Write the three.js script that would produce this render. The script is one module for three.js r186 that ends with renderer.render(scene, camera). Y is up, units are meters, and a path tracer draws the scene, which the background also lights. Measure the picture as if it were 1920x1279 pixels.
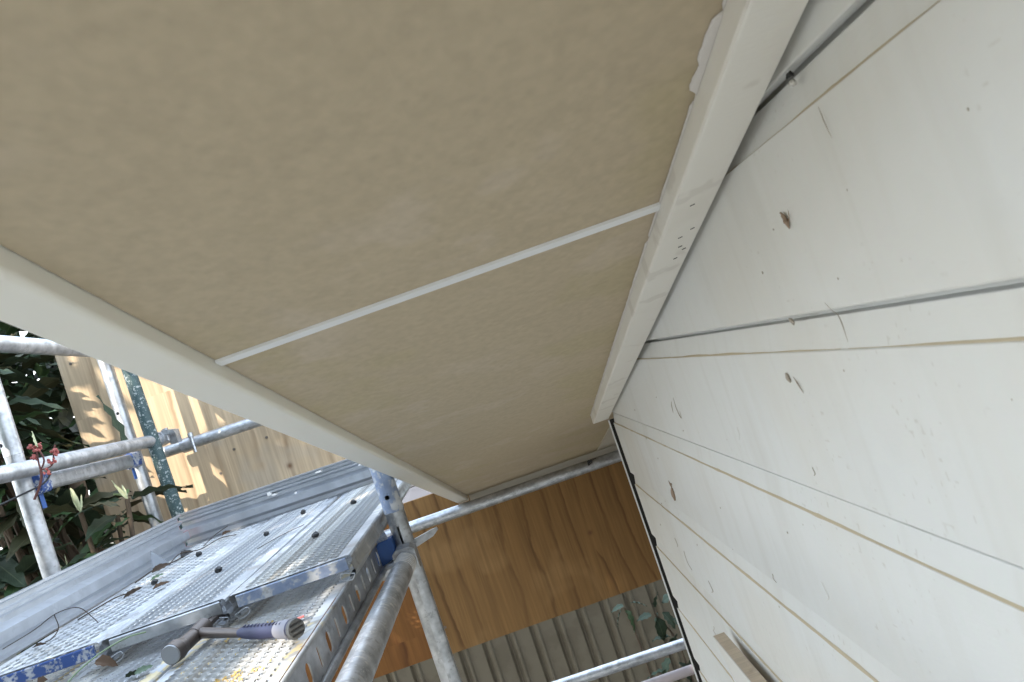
import * as THREE from 'three';
import { Brush, Evaluator, SUBTRACTION } from 'three-bvh-csg';
import { mergeGeometries, mergeVertices } from 'three/addons/utils/BufferGeometryUtils.js';

// ---------- camera, sky, sun, exposure ----------
const E = 3.4;                                        // eye height above the ground
const scene = new THREE.Scene();
const camera = new THREE.PerspectiveCamera(52.39, 1024 / 682, 0.02, 400);
camera.position.set(0, E, 0);
camera.rotation.set(0.02514, -0.03992, -0.32836, 'YXZ');
camera.focus = 1.35; camera.userData.fStop = 14;
const renderer = new THREE.WebGLRenderer({ antialias: true });
renderer.toneMapping = THREE.LinearToneMapping;
renderer.toneMappingExposure = 3.6;
renderer.shadowMap.enabled = true;
const SUN = new THREE.Vector3(0.303, -0.505, -0.808).normalize();   // the way sunlight travels
{
  const W = 512, H = 256, a = new Float32Array(W * H * 4);
  for (let j = 0; j < H; j++) for (let i = 0; i < W; i++) {
    const el = ((j + 0.5) / H - 0.5) * Math.PI, t = Math.max(0, Math.sin(el)), k = (j * W + i) * 4;
    const g = Math.pow(1 - t, 2.2);
    a[k] = 0.74 + 0.74 * g; a[k + 1] = 0.92 + 0.62 * g; a[k + 2] = 1.18 + 0.34 * g; a[k + 3] = 1;
  }
  const sky = new THREE.DataTexture(a, W, H, THREE.RGBAFormat, THREE.FloatType);
  sky.mapping = THREE.EquirectangularReflectionMapping; sky.magFilter = THREE.LinearFilter; sky.needsUpdate = true;
  scene.background = sky; scene.environment = sky;
}
const sun = new THREE.DirectionalLight(new THREE.Color(1, 0.9, 0.76), 2.2);
sun.position.copy(SUN).multiplyScalar(-40).add(new THREE.Vector3(-1, E, -2));
sun.target.position.set(-1, E, -2); sun.castShadow = true;
sun.shadow.mapSize.set(4096, 4096); sun.shadow.camera.left = -9; sun.shadow.camera.right = 9; sun.shadow.camera.top = 9; sun.shadow.camera.bottom = -9; sun.shadow.camera.far = 90;
scene.add(sun, sun.target);

// ---------- helpers ----------
let seed = 7;
const rnd = () => { seed = (seed * 1664525 + 1013904223) >>> 0; return seed / 4294967296; };
const rr = (a, b) => a + (b - a) * rnd();
const P = (x, h, d) => new THREE.Vector3(x, E + h, -d);          // right, height from the eye, distance ahead
const taken = {};
const numbered = n => { const k = (taken[n] = (taken[n] ?? -1) + 1); return k ? n + '_' + String(k).padStart(3, '0') : n; };
function shadows(o) { o.traverse(m => { if (m.isMesh) { m.castShadow = true; m.receiveShadow = true; } }); return o; }
function thing(name, label, category, at = P(0, 0, 0), group) {
  const g = new THREE.Group(); g.name = numbered(name); g.position.copy(at); g.userData = { label, category };
  if (group) g.userData.group = group;
  scene.add(g); return g;
}
function origin(o) { const v = new THREE.Vector3(); for (let p = o; p && p !== scene; p = p.parent) v.add(p.position); return v; }
function part(name, geo, mat, parent, label) {                   // geometry is given in world coordinates
  const o = origin(parent), g = geo.clone().translate(-o.x, -o.y, -o.z), m = new THREE.Mesh(g, mat);
  m.name = name; if (label) m.userData.label = label;
  m.castShadow = m.receiveShadow = true; parent.add(m); return m;
}
function single(name, label, category, geo, mat, at, group) {     // a thing that is one mesh
  const m = new THREE.Mesh(geo.clone().translate(-at.x, -at.y, -at.z), mat);
  m.name = numbered(name); m.position.copy(at); m.userData = { label, category }; if (group) m.userData.group = group;
  m.castShadow = m.receiveShadow = true; scene.add(m); return m;
}
function structure(name, geo, mat, label) { const m = new THREE.Mesh(geo, mat); m.name = name; m.userData = { kind: 'structure' }; if (label) m.userData.label = label; m.castShadow = m.receiveShadow = true; scene.add(m); return m; }
const flat = g => { const r = g.index ? g.toNonIndexed() : g; for (const k of Object.keys(r.attributes)) if (!['position', 'normal', 'uv'].includes(k)) r.deleteAttribute(k); return r; };
const merge = list => mergeGeometries(list.map(flat));
function boxUV(g, ox = 0, oy = 0, swap = false) {                 // uv in metres from the dominant axis
  g = flat(g); if (!g.attributes.normal) g.computeVertexNormals();
  const p = g.attributes.position, uv = new Float32Array(p.count * 2);
  for (let i = 0; i < p.count; i += 3) {
    const a = new THREE.Vector3().fromBufferAttribute(p, i), b = new THREE.Vector3().fromBufferAttribute(p, i + 1), c = new THREE.Vector3().fromBufferAttribute(p, i + 2);
    const n = b.clone().sub(a).cross(c.clone().sub(a)), ax = Math.abs(n.x), ay = Math.abs(n.y), az = Math.abs(n.z);
    [a, b, c].forEach((v, k) => {
      let s, t; if (ax > ay && ax > az) { s = v.z; t = v.y; } else if (ay >= az) { s = v.x; t = v.z; } else { s = v.x; t = v.y; }
      if (swap) [s, t] = [t, s];
      uv[(i + k) * 2] = s + ox; uv[(i + k) * 2 + 1] = t + oy;
    });
  }
  g.setAttribute('uv', new THREE.BufferAttribute(uv, 2)); return g;
}
function raw(tris) {                                              // [[v,v,v],...] -> flat shaded geometry with metre uv
  const a = new Float32Array(tris.length * 9); let k = 0;
  for (const t of tris) for (const v of t) { a[k++] = v.x; a[k++] = v.y; a[k++] = v.z; }
  const g = new THREE.BufferGeometry(); g.setAttribute('position', new THREE.BufferAttribute(a, 3)); g.computeVertexNormals(); return boxUV(g);
}
const quad = (a, b, c, d) => [[a, b, c], [a, c, d]];
function box(x0, x1, h0, h1, d0, d1, ox = 0, oy = 0, swap) {      // in right / height / distance
  return boxUV(new THREE.BoxGeometry(Math.abs(x1 - x0), Math.abs(h1 - h0), Math.abs(d1 - d0)).translate((x0 + x1) / 2, E + (h0 + h1) / 2, -(d0 + d1) / 2), ox, oy, swap);
}
function tube(p, q, r, seg = 24, r2 = r, open = false) {
  const L = p.distanceTo(q), g = new THREE.CylinderGeometry(r2, r, L, seg, 1, open), uv = g.attributes.uv;
  for (let i = 0; i < uv.count; i++) uv.setXY(i, uv.getX(i) * 2 * Math.PI * r + p.x, uv.getY(i) * L + p.z);
  g.applyQuaternion(new THREE.Quaternion().setFromUnitVectors(new THREE.Vector3(0, 1, 0), q.clone().sub(p).normalize()));
  return flat(g.translate((p.x + q.x) / 2, (p.y + q.y) / 2, (p.z + q.z) / 2));
}
function hollow(p, q, r, wall = 0.004) {                          // a pipe with open ends
  const inn = tube(p, q, r - wall, 24, r - wall, true), out = tube(p, q, r, 24, r, true), v = q.clone().sub(p).normalize();
  const rings = [p, q].map(c => new THREE.RingGeometry(r - wall, r, 24).applyQuaternion(new THREE.Quaternion().setFromUnitVectors(new THREE.Vector3(0, 0, 1), v)).translate(c.x, c.y, c.z));
  return merge([out, inn, ...rings]);
}
const csg = new Evaluator(); csg.useGroups = false; csg.attributes = ['position', 'normal', 'uv'];
function bore(geo, tools) { let a = new Brush(geo); a.updateMatrixWorld(); for (const t of tools) { const b = new Brush(flat(t)); b.updateMatrixWorld(); a = csg.evaluate(a, b, SUBTRACTION); } return flat(a.geometry); }
function boredPipe(p, q, r, tools, wall = 0.004) { const v = q.clone().sub(p).normalize().multiplyScalar(0.01); return bore(tube(p, q, r), [tube(p.clone().sub(v), q.clone().add(v), r - wall), ...tools]); }
function path(points, r, seg = 24, rad = 6) { return flat(new THREE.TubeGeometry(new THREE.CatmullRomCurve3(points), seg, r, rad)); }
// a profile [[u, v], ...] swept between two ends: map(u, v, end) gives the point
function sweep(profile, map, closed = true, steps = 1, caps = true) {
  const t = [], n = profile.length, m = closed ? n : n - 1;
  for (let s = 0; s < steps; s++) for (let i = 0; i < m; i++) {
    const a = profile[i], b = profile[(i + 1) % n], e0 = s / steps, e1 = (s + 1) / steps;
    t.push(...quad(map(...a, e0), map(...b, e0), map(...b, e1), map(...a, e1)));
  }
  if (closed && caps) {
    const pts = profile.map(p => new THREE.Vector2(...p));
    for (const f of THREE.ShapeUtils.triangulateShape(pts, [])) for (const e of [0, 1]) t.push(f.map(k => map(...profile[k], e)));
  }
  return raw(t);
}
// ---------- textures ----------
function lattice(n, s) { let q = s * 2654435761 >>> 0; const a = new Float32Array(n * n); for (let i = 0; i < n * n; i++) { q = (q * 1664525 + 1013904223) >>> 0; a[i] = q / 4294967296; } return a; }
function noise(n, s) {                                            // tiling value noise on [0,1]^2
  const a = lattice(n, s);
  return (u, v) => { u = (u - Math.floor(u)) * n; v = (v - Math.floor(v)) * n; const i = Math.floor(u), j = Math.floor(v); let f = u - i, g = v - j; f = f * f * (3 - 2 * f); g = g * g * (3 - 2 * g); const i1 = (i + 1) % n, j1 = (j + 1) % n, i0 = i % n, j0 = j % n;
    return (a[j0 * n + i0] * (1 - f) + a[j0 * n + i1] * f) * (1 - g) + (a[j1 * n + i0] * (1 - f) + a[j1 * n + i1] * f) * g; };
}
function fbm(n, s, oct = 4) { const f = []; for (let o = 0; o < oct; o++) f.push(noise(n << o, s + o * 17)); return (u, v) => { let t = 0, w = 0.5, W = 0; for (const q of f) { t += q(u, v) * w; W += w; w *= 0.55; } return t / W; }; }
const lerp = (a, b, t) => a.map((x, i) => x + (b[i] - x) * t), sat = x => Math.min(1, Math.max(0, x)), step = (a, b, x) => { x = sat((x - a) / (b - a)); return x * x * (3 - 2 * x); };
function texture(size, metres, f, srgb = true, metresV = metres) {
  const d = new Uint8Array(size * size * 4);
  for (let j = 0; j < size; j++) for (let i = 0; i < size; i++) {
    const c = f((i + 0.5) / size, (j + 0.5) / size), k = (j * size + i) * 4;
    for (let q = 0; q < 3; q++) { let x = sat(Array.isArray(c) ? c[q] : c); if (srgb) x = x <= 0.0031308 ? 12.92 * x : 1.055 * Math.pow(x, 1 / 2.4) - 0.055; d[k + q] = Math.round(x * 255); }
    d[k + 3] = 255;
  }
  const t = new THREE.DataTexture(d, size, size, THREE.RGBAFormat); t.wrapS = t.wrapT = THREE.RepeatWrapping; t.magFilter = THREE.LinearFilter; t.minFilter = THREE.LinearMipmapLinearFilter; t.generateMipmaps = true;
  if (srgb) t.colorSpace = THREE.SRGBColorSpace; t.repeat.set(1 / metres, 1 / metresV); t.needsUpdate = true; return t;
}
const M = (o) => new THREE.MeshStandardMaterial({ side: THREE.DoubleSide, roughness: 0.7, ...o });
const rgb = (r, g, b) => new THREE.Color().setRGB(r, g, b);

const n4 = fbm(4, 3, 5), n8 = fbm(8, 11, 5), n16 = fbm(16, 23, 4), n64 = fbm(64, 31, 3), n3 = fbm(3, 41, 4), nS = noise(128, 53), nF = noise(300, 59), nD = noise(110, 61), n6 = fbm(6, 67, 5), n32 = fbm(32, 71, 3);
// fibre cement: tan, blotchy, fine fibres across the eave
const nst = noise(40, 97), noiseStreak = (u, v) => nst(u * 0.4, v * 3 + 0.15 * n8(u, v));
const n128 = fbm(170, 37, 2), nBig = fbm(5, 91, 5);
const soffitF = (u, v) => {
  const blot = step(0.52, 0.64, nBig(u, v)), pale = step(0.50, 0.66, n16(u + 0.3, v)) * step(0.40, 0.62, n6(u, v)), fleck = n128(u, v), m = n32(u + 0.5, v), st = noiseStreak(u, v);
  let c = lerp([0.462, 0.384, 0.272], [0.440, 0.370, 0.238], blot * 0.8);
  c = lerp(c, [0.52, 0.44, 0.345], pale * 0.55);
  const k = 0.89 + 0.16 * fleck + 0.012 * m + 0.045 * st; return c.map(x => x * k);
};
const tSoffit = texture(1024, 1.3, soffitF), tSoffitB = texture(512, 0.5, (u, v) => 0.5 + 0.6 * (n64(u, v) - 0.5) + 0.45 * (n32(u, v) - 0.5), false);
const tWall = texture(1024, 1.4, (u, v) => {
  const warm = step(0.48, 0.72, n4(u, v)), str = n16(u * 2, v * 0.25), speck = step(0.90, 0.95, nF(u, v)) * step(0.52, 0.66, n16(u + 0.4, v));
  let c = lerp([0.72, 0.73, 0.72], [0.70, 0.69, 0.65], warm * 0.7);
  c = lerp(c, [0.60, 0.575, 0.52], 0.09 * step(0.70, 0.86, nD(u, v * 0.09)) + 0.16 * step(0.55, 0.75, n6(u, v + 0.3)));
  c = lerp(c, [0.55, 0.535, 0.49], 0.22 * step(0.55, 0.8, str)); c = lerp(c, [0.40, 0.36, 0.30], speck * 0.3);
  const k = 0.985 + 0.03 * n64(u, v); return c.map(x => x * k);
});
const tWallB = texture(512, 0.35, (u, v) => 0.5 + 0.6 * (n16(u, v) - 0.5) + 0.4 * (n64(u * 0.5, v * 2) - 0.5), false);
const galvF = (u, v) => { const a = n16(u, v), b = n64(u, v), w = step(0.62, 0.74, n8(u + 0.2, v)); let c = lerp([0.32, 0.332, 0.35], [0.54, 0.56, 0.59], sat(a * 1.9 - 0.45)); c = lerp(c, [0.70, 0.70, 0.69], w * 0.5 * step(0.4, 0.6, b)); const dk = step(0.63, 0.72, n16(u, v + 0.37)); c = lerp(c, [0.20, 0.20, 0.20], dk * 0.45 * step(0.45, 0.6, b)); return c; };
const tGalv = texture(512, 0.34, galvF);
const tSplash = texture(512, 0.34, (u, v) => { const k = step(0.60, 0.66, n32(u * 0.5, v * 2)) * step(0.45, 0.6, n8(u, v)), q = step(0.88, 0.93, nS(u, v)); return lerp(lerp(galvF(u, v), [0.68, 0.67, 0.64], k * 0.85), [0.72, 0.71, 0.68], q * 0.8); });
const tDeck = texture(1024, 0.9, (u, v) => { const g = galvF(u, v), d = step(0.40, 0.62, n8(u, v)), s = step(0.52, 0.62, n32(u, v)), y = step(0.66, 0.74, n6(u + 0.11, v + 0.4)); let c = lerp(g, [0.70, 0.70, 0.68], d * (0.35 + 0.5 * s)); c = lerp(c, [0.27, 0.25, 0.22], 0.55 * step(0.64, 0.72, n16(u + 0.6, v))); return lerp(c, [0.66, 0.55, 0.30], 0.35 * y * s); });
const tLow = texture(1024, 0.9, (u, v) => { const g = galvF(u, v), d = step(0.36, 0.58, n8(u, v)), s = step(0.48, 0.58, n32(u, v)), y = step(0.58, 0.66, n6(u + 0.31, v + 0.1)); let c = lerp(g, [0.72, 0.70, 0.65], d * (0.35 + 0.5 * s)); c = lerp(c, [0.24, 0.20, 0.15], 0.6 * step(0.60, 0.70, n16(u + 0.6, v))); return lerp(c, [0.70, 0.55, 0.26], 0.7 * y * step(0.42, 0.55, n64(u, v))); });
const blueF = (wear) => (u, v) => { const g = galvF(u, v), k = step(wear - 0.06, wear + 0.05, n16(u, v) * 0.6 + n64(u, v) * 0.4); return lerp([0.028, 0.075, 0.25], g, k * 0.85); };
const tBlue = texture(512, 0.3, blueF(0.53)), tBlueWorn = texture(512, 0.3, (u, v) => lerp(lerp(galvF(u, v), [0.10, 0.19, 0.40], 0.55), galvF(u, v), step(0.46, 0.60, n16(u, v) * 0.7 + n64(u, v) * 0.3)));
const tGreen = texture(512, 0.3, (u, v) => { const k = step(0.66, 0.70, n32(u, v)), s = step(0.90, 0.94, nS(u, v)); return lerp(lerp([0.030, 0.062, 0.064], [0.55, 0.58, 0.58], k * 0.45), [0.7, 0.72, 0.7], s * 0.8); });
function ply(c0, c1, c2, knots, sd, rings = 9) {
  const wob = fbm(6, sd + 33, 3), gl = fbm(10, sd + 44, 3), wav = fbm(3, sd, 3), fine = noise(256, sd + 5), f2 = noise(64, sd + 9), gray = fbm(5, sd + 21, 4);
  return (u, v) => {
    let x = u + 0.11 * (wav(u, v * 0.5) - 0.5) + 0.008 * (n16(u, v) - 0.5), kd = 0;
    for (const [a, b, r] of knots) { const dx = u - a, dy = (v - b) * 0.35, q = Math.exp(-(dx * dx + dy * dy) / (r * r * 2)); x += q * 0.03 * Math.sign(dx); kd = Math.max(kd, Math.exp(-(dx * dx + (v - b) * (v - b)) / (r * r * 0.16))); }
    x += 0.022 * (wob(u, v * 0.6) - 0.5) + 0.006 * (n32(u * 0.5, v) - 0.5); const ring = x * rings, fr = ring - Math.floor(ring), band = 0.35 * step(0.2, 0.8, fr) * (1 - step(0.9, 1.0, fr)) + step(0.76, 0.93, fr) * (1 - step(0.93, 1.0, fr));
    let c = lerp(c0, c1, sat(band * (0.12 + 0.9 * gl(u, v * 0.3)))); c = lerp(c, c2, 0.75 * step(0.55, 0.72, gray(u, v)));
    c = lerp(c, [0.12, 0.055, 0.025], sat(kd * 0.9)); const k = 0.78 + 0.26 * fine(u, v * 0.04) + 0.16 * f2(u * 2, v * 0.08); return c.map(q => q * k);
  };
}
const tPlyNew = texture(1024, 1.25, ply([0.215, 0.116, 0.040], [0.115, 0.056, 0.018], [0.250, 0.142, 0.055], [[0.14, 0.3, 0.02]], 81, 13), true, 1.25);
const tPlyRed = texture(512, 1.25, ply([0.20, 0.085, 0.022], [0.12, 0.045, 0.013], [0.17, 0.07, 0.02], [[0.7, 0.25, 0.03], [0.55, 0.1, 0.02], [0.8, 0.12, 0.02]], 95), true, 1.25);
const tPlyOld = texture(1024, 1.25, ply([0.46, 0.352, 0.232], [0.31, 0.22, 0.135], [0.40, 0.335, 0.255], [[0.31, 0.62, 0.025], [0.78, 0.25, 0.03], [0.55, 0.15, 0.02], [0.9, 0.5, 0.02]], 107), true, 1.25);
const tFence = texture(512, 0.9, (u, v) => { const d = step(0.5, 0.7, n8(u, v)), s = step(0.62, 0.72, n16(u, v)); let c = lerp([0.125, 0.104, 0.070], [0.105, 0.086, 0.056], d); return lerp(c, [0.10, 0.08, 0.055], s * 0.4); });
const tTimber = texture(512, 0.4, (u, v) => { const k = 0.85 + 0.3 * n64(u * 2, v * 0.1), s = step(0.55, 0.7, n16(u, v)); return lerp([0.60, 0.50, 0.385], [0.50, 0.39, 0.28], s * 0.7).map(x => x * k); });
const tPaint = texture(512, 0.8, (u, v) => { const w = step(0.5, 0.75, n8(u, v)), s = step(0.66, 0.74, n16(u, v)); let c = lerp([0.80, 0.775, 0.72], [0.73, 0.70, 0.64], w * 0.5); return lerp(c, [0.45, 0.41, 0.37], s * 0.25); });
const tBarge = texture(512, 1.1, (u, v) => { const w = n8(u, v); return lerp([0.80, 0.775, 0.70], [0.77, 0.745, 0.67], w); });
const tLeaf = (c, vein, sd) => { const t = texture(128, 1, (u, v) => { const x = Math.abs(u - 0.5), rib = 1 - step(0.012, 0.03, x), ph = v * 16 - x * 9, sv = 1 - step(0.02, 0.14, Math.abs(ph - Math.round(ph))), m = n16(u * 0.5 + sd, v); return lerp(c.map(q => q * (0.75 + 0.5 * m)), vein, sat(rib * 0.8 + sv * 0.22)); }); return t; };
const tGround = texture(512, 2.2, (u, v) => { const a = n16(u, v), b = step(0.5, 0.65, n8(u, v)); return lerp(lerp([0.13, 0.10, 0.07], [0.20, 0.165, 0.12], a), [0.07, 0.085, 0.035], b * 0.7); });

const mat = {
  soffit: M({ map: tSoffit, bumpMap: tSoffitB, bumpScale: 0.0003, roughness: 0.9 }),
  wall: M({ map: tWall, bumpMap: tWallB, bumpScale: 0.0004, roughness: 0.5 }),
  wallPlain: M({ color: rgb(0.70, 0.69, 0.66), roughness: 0.5 }),
  dust: M({ color: rgb(0.56, 0.48, 0.345), roughness: 1 }),
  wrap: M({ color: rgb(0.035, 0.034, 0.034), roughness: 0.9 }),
  trim: M({ map: tPaint, bumpMap: tWallB, bumpScale: 0.0006, roughness: 0.6 }),
  flake: M({ color: rgb(0.66, 0.63, 0.60), roughness: 0.8 }),
  plaster: M({ color: rgb(0.62, 0.60, 0.57), roughness: 0.85 }),
  strip: M({ color: rgb(0.78, 0.79, 0.80), roughness: 0.45 }),
  barge: M({ map: tBarge, roughness: 0.42 }),
  endBoard: M({ color: rgb(0.50, 0.47, 0.40), roughness: 0.6 }),
  roof: M({ color: rgb(0.30, 0.31, 0.31), roughness: 0.5, metalness: 0.3 }),
  galv: M({ map: tGalv, roughness: 0.42, metalness: 0.7 }),
  deck: M({ map: tDeck, color: rgb(0.84, 0.84, 0.84), roughness: 0.55, metalness: 0.4 }),
  low: M({ map: tLow, color: rgb(0.9, 0.9, 0.9), roughness: 0.7, metalness: 0.2 }),
  toe: M({ map: texture(512, 0.6, (u, v) => lerp(galvF(u, v), [0.60, 0.625, 0.665], 0.6), true), roughness: 0.3, metalness: 0.85 }),
  blue: M({ map: tBlue, roughness: 0.55 }), blueWorn: M({ map: tBlueWorn, roughness: 0.55, metalness: 0.2 }),
  bluePaint: M({ color: rgb(0.025, 0.085, 0.28), roughness: 0.5 }),
  green: M({ map: tGreen, roughness: 0.5 }),
  screw: M({ color: rgb(0.16, 0.14, 0.12), roughness: 0.5, metalness: 0.6 }),
  plyNew: M({ map: tPlyNew, roughness: 0.95 }), plyRed: M({ map: tPlyRed, roughness: 0.95 }), plyOld: M({ map: tPlyOld, roughness: 0.95 }),
  fence: M({ map: tFence, roughness: 0.7 }), timber: M({ map: tTimber, roughness: 0.85 }),
  ground: M({ map: tGround, roughness: 1 }),
  bark: M({ color: rgb(0.11, 0.08, 0.055), roughness: 0.95 }),
  black: M({ color: rgb(0.02, 0.02, 0.021), roughness: 0.6 }),
  twig: M({ color: rgb(0.045, 0.032, 0.022), roughness: 0.9 }),
  dry: M({ color: rgb(0.085, 0.05, 0.028), roughness: 0.9 }), dryDark: M({ color: rgb(0.05, 0.032, 0.02), roughness: 0.9 }),
};
const leafMat = (o, map) => new THREE.MeshPhysicalMaterial({ side: THREE.DoubleSide, roughness: 0.46, map, ...o });
mat.leafDark = leafMat({ roughness: 0.72 }, tLeaf([0.022, 0.040, 0.019], [0.08, 0.10, 0.05], 0.1));
mat.leafMid = leafMat({}, tLeaf([0.036, 0.075, 0.026], [0.12, 0.16, 0.065], 0.3));
mat.leafOlive = leafMat({ roughness: 0.55 }, tLeaf([0.042, 0.043, 0.018], [0.10, 0.095, 0.05], 0.6));
mat.leafBright = leafMat({ roughness: 0.4 }, tLeaf([0.07, 0.17, 0.035], [0.22, 0.32, 0.12], 0.2));
mat.leafYoung = leafMat({ roughness: 0.6 }, tLeaf([0.42, 0.44, 0.26], [0.55, 0.55, 0.40], 0.7));

// ---------- ground ----------
structure('ground', boxUV(new THREE.PlaneGeometry(300, 300).rotateX(-Math.PI / 2)), mat.ground, 'bare earth and patchy grass');

structure('path', box(-3.6, 0.26, -E - 0.05, -E + 0.004, -6, 1.4), M({ map: texture(512, 1.7, (u, v) => lerp([0.30, 0.29, 0.27], [0.23, 0.22, 0.20], sat(n8(u, v) * 0.7 + n64(u, v) * 0.4)), true), roughness: 0.9 }), 'pale concrete slab added beside the house to bounce light upward');  // out-of-view pale slab, added to bounce light onto soffit and barge
// ---------- the eave: soffit, trim, barge, roof ----------
const TA = 0.2623, HS = 0.2907;                                   // fall of the rake per metre ahead; soffit height at the camera
const CA = 1 / Math.hypot(1, TA), SA = TA * CA;
const K = (x, n, s) => { const d = s; return P(x, HS - TA * d + n, d); };   // x, height over the soffit face, distance ahead
function slab(x0, x1, n0, n1, d0, d1, sk = 0) {                   // sk: extra distance ahead at x0
  const c = []; for (const x of [x0, x1]) for (const n of [n0, n1]) for (const e of [0, 1]) c.push(K(x, n, (e ? d1 : d0) + (x === x0 ? sk * 1 : 0)));
  const q = (a, b, e, f) => quad(c[a], c[b], c[e], c[f]);
  return raw([...q(0, 1, 3, 2), ...q(4, 6, 7, 5), ...q(0, 4, 5, 1), ...q(2, 3, 7, 6), ...q(0, 2, 6, 4), ...q(1, 5, 7, 3)]);
}
{
  const t = thing('eave_soffit', 'tan fibre cement eave lining with one white joint strip', 'soffit', K(0, 0, 1));
  // panels meet along the slightly skewed strip
  const dl = 0.737, dr = 0.714, slope = (dl - dr) / (-0.2712 - 0.2194);
  const dj = x => dr + slope * (x - 0.2194);
  const poly = (x0, x1, a, b, n0, n1) => { const v = (x, n, k) => K(x, n, k(x)); const t = [];
    for (const n of [n0, n1]) t.push(...quad(v(x0, n, a), v(x1, n, a), v(x1, n, b), v(x0, n, b)));
    t.push(...quad(v(x0, n0, a), v(x1, n0, a), v(x1, n1, a), v(x0, n1, a)), ...quad(v(x0, n0, b), v(x1, n0, b), v(x1, n1, b), v(x0, n1, b)), ...quad(v(x0, n0, a), v(x0, n0, b), v(x0, n1, b), v(x0, n1, a)), ...quad(v(x1, n0, a), v(x1, n0, b), v(x1, n1, b), v(x1, n1, a)));
    return raw(t); };
  part('soffit_panel', poly(-0.2700, 0.262, () => -2.4, x => dj(x) - 0.003, 0, 0.006), mat.soffit, t);
  part('soffit_panel', poly(-0.2700, 0.262, x => dj(x) + 0.003, () => 2.955, 0, 0.006), mat.soffit, t);
  part('soffit_panel', poly(0.2622, 0.309, () => 1.985, () => 2.955, 0, 0.006), mat.soffit, t);
  part('return_panel', poly(0.3095, 0.95, () => 1.985, () => 2.955, -0.003, 0.006), mat.endBoard, t, 'paler return lining past the house corner');
  part('joint_strip', poly(-0.2705, 0.2210, x => dj(x) - 0.0070, x => dj(x) + 0.0066, -0.0032, -0.0002), mat.strip, t, 'narrow white plastic strip over the panel joint');
}
{ // painted bead along the wall, in two lengths, with a torn paint edge where it met the soffit
  const t = thing('eave_trim', 'off-white painted timber bead between soffit and weatherboards, scarf jointed', 'trim', K(0.24, -0.02, 1.9));
  const prof = [[0.2200, -0.001], [0.2194, -0.0215], [0.2205, -0.0238], [0.2225, -0.0243], [0.2648, -0.0243], [0.2660, -0.0232], [0.2660, -0.001]], tw = fbm(12, 231, 4), tj = (d, o) => 0.0012 * (tw(d * 0.4, o) - 0.5);
  const jd = 1.164;
  part('bead_length', sweep(prof, (x, n, e) => { const s0 = jd - 0.0006 + (x - 0.22) * 0.9 - (n + 0.02) * 0.4, d = s0 + (-2.4 - s0) * e; return K(x + tj(d, 0.2), n + (n < -0.01 ? tj(d, 0.7 + x) : 0), d); }, true, 160), mat.trim, t);
  part('bead_length', sweep(prof, (x, n, e) => { const s0 = jd + 0.0006 + (x - 0.22) * 0.9 - (n + 0.02) * 0.4, d = s0 + (1.957 - s0) * e; return K(x + tj(d, 0.2), n + (n < -0.01 ? tj(d, 0.7 + x) : 0), d); }, true, 50), mat.trim, t);
  // ragged filler and paint left on the soffit side
  const rag = (d0, d1, w, th, sd) => { const f = fbm(48, sd, 4), tr = [], N = Math.round((d1 - d0) / 0.002); let a = null;
    for (let i = 0; i <= N; i++) { const d = d0 + (d1 - d0) * i / N, e = w * (0.55 + 0.45 * sat((f(d * 1.3, 0.3) - 0.28) * 2.1)) * Math.min(1, i / 3, (N - i) / 3 + 0.02); const b = [K(0.2199 - e, -0.0006, d), K(0.2199 - e * 0.8, -0.0006 - th, d), K(0.2195, -0.0006 - th * 2.2, d), K(0.2199, -0.0006, d)]; if (a) for (let k = 0; k < 3; k++) tr.push(...quad(a[k], a[k + 1], b[k + 1], b[k])); a = b; }
    return raw(tr); };
  part('paint_edge', rag(0.445, 0.530, 0.0085, 0.0012, 5), mat.flake, t, 'torn lip of old paint hanging past the bead');
  part('paint_edge', rag(0.15, 0.444, 0.0030, 0.0008, 15), mat.flake, t);
  part('paint_edge', rag(0.80, 1.95, 0.0030, 0.0010, 9), mat.flake, t);
  part('paint_edge', rag(0.54, 0.79, 0.0022, 0.001, 12), mat.flake, t);
  // staples left in the bead
  for (const [x, y] of [[0.3547, 0.1294], [0.3432, 0.0967], [0.3217, 0.0898], [0.3172, 0.0772], [0.3214, 0.0725], [0.3048, 0.0632]]) {
    const d = (HS - 0.0243) / (y + TA), X = x * d; part('staple', tube(K(X - 0.0022, -0.0246, d + 0.001), K(X + 0.0024, -0.0246, d - 0.001), 0.0005, 6), mat.black, t);
  }
}
{ // folded metal barge
  const t = thing('barge_capping', 'cream folded metal barge along the outer edge of the soffit', 'fascia', K(-0.29, -0.02, 1.5));
  const pr = [[-0.2712, 0.16]], R = 0.006;
  for (let k = 0; k <= 6; k++) { const a = k / 6 * Math.PI / 2; pr.push([-0.2712 - R + R * Math.cos(a), -0.0200 + R - R * Math.sin(a)]); }
  for (let k = 0; k <= 4; k++) { const a = k / 4 * Math.PI / 2; pr.push([-0.3167 + 0.003 - 0.003 * Math.sin(a), -0.0200 + 0.003 - 0.003 * Math.cos(a)]); }
  pr.push([-0.3167, 0.175], [-0.3130, 0.175], [-0.3130, 0.16]);
  const g = sweep(pr, (x, n, e) => K(x, n, e ? 2.962 : -2.4));
  const sm = mergeVertices(new THREE.BufferGeometry().setAttribute('position', g.attributes.position), 1e-5);
  part('barge_sheet', g, mat.barge, t);
  part('end_cap', sweep(pr, (x, n, e) => K(x, n, e ? 2.970 : 2.9625)), mat.barge, t);
}
single('end_fascia_board', 'painted board closing the low end of the eave above the scaffold tube', 'fascia', slab(-0.266, 0.95, -0.048, 0.12, 2.957, 2.985), mat.endBoard, K(0.3, -0.05, 2.97));
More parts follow.
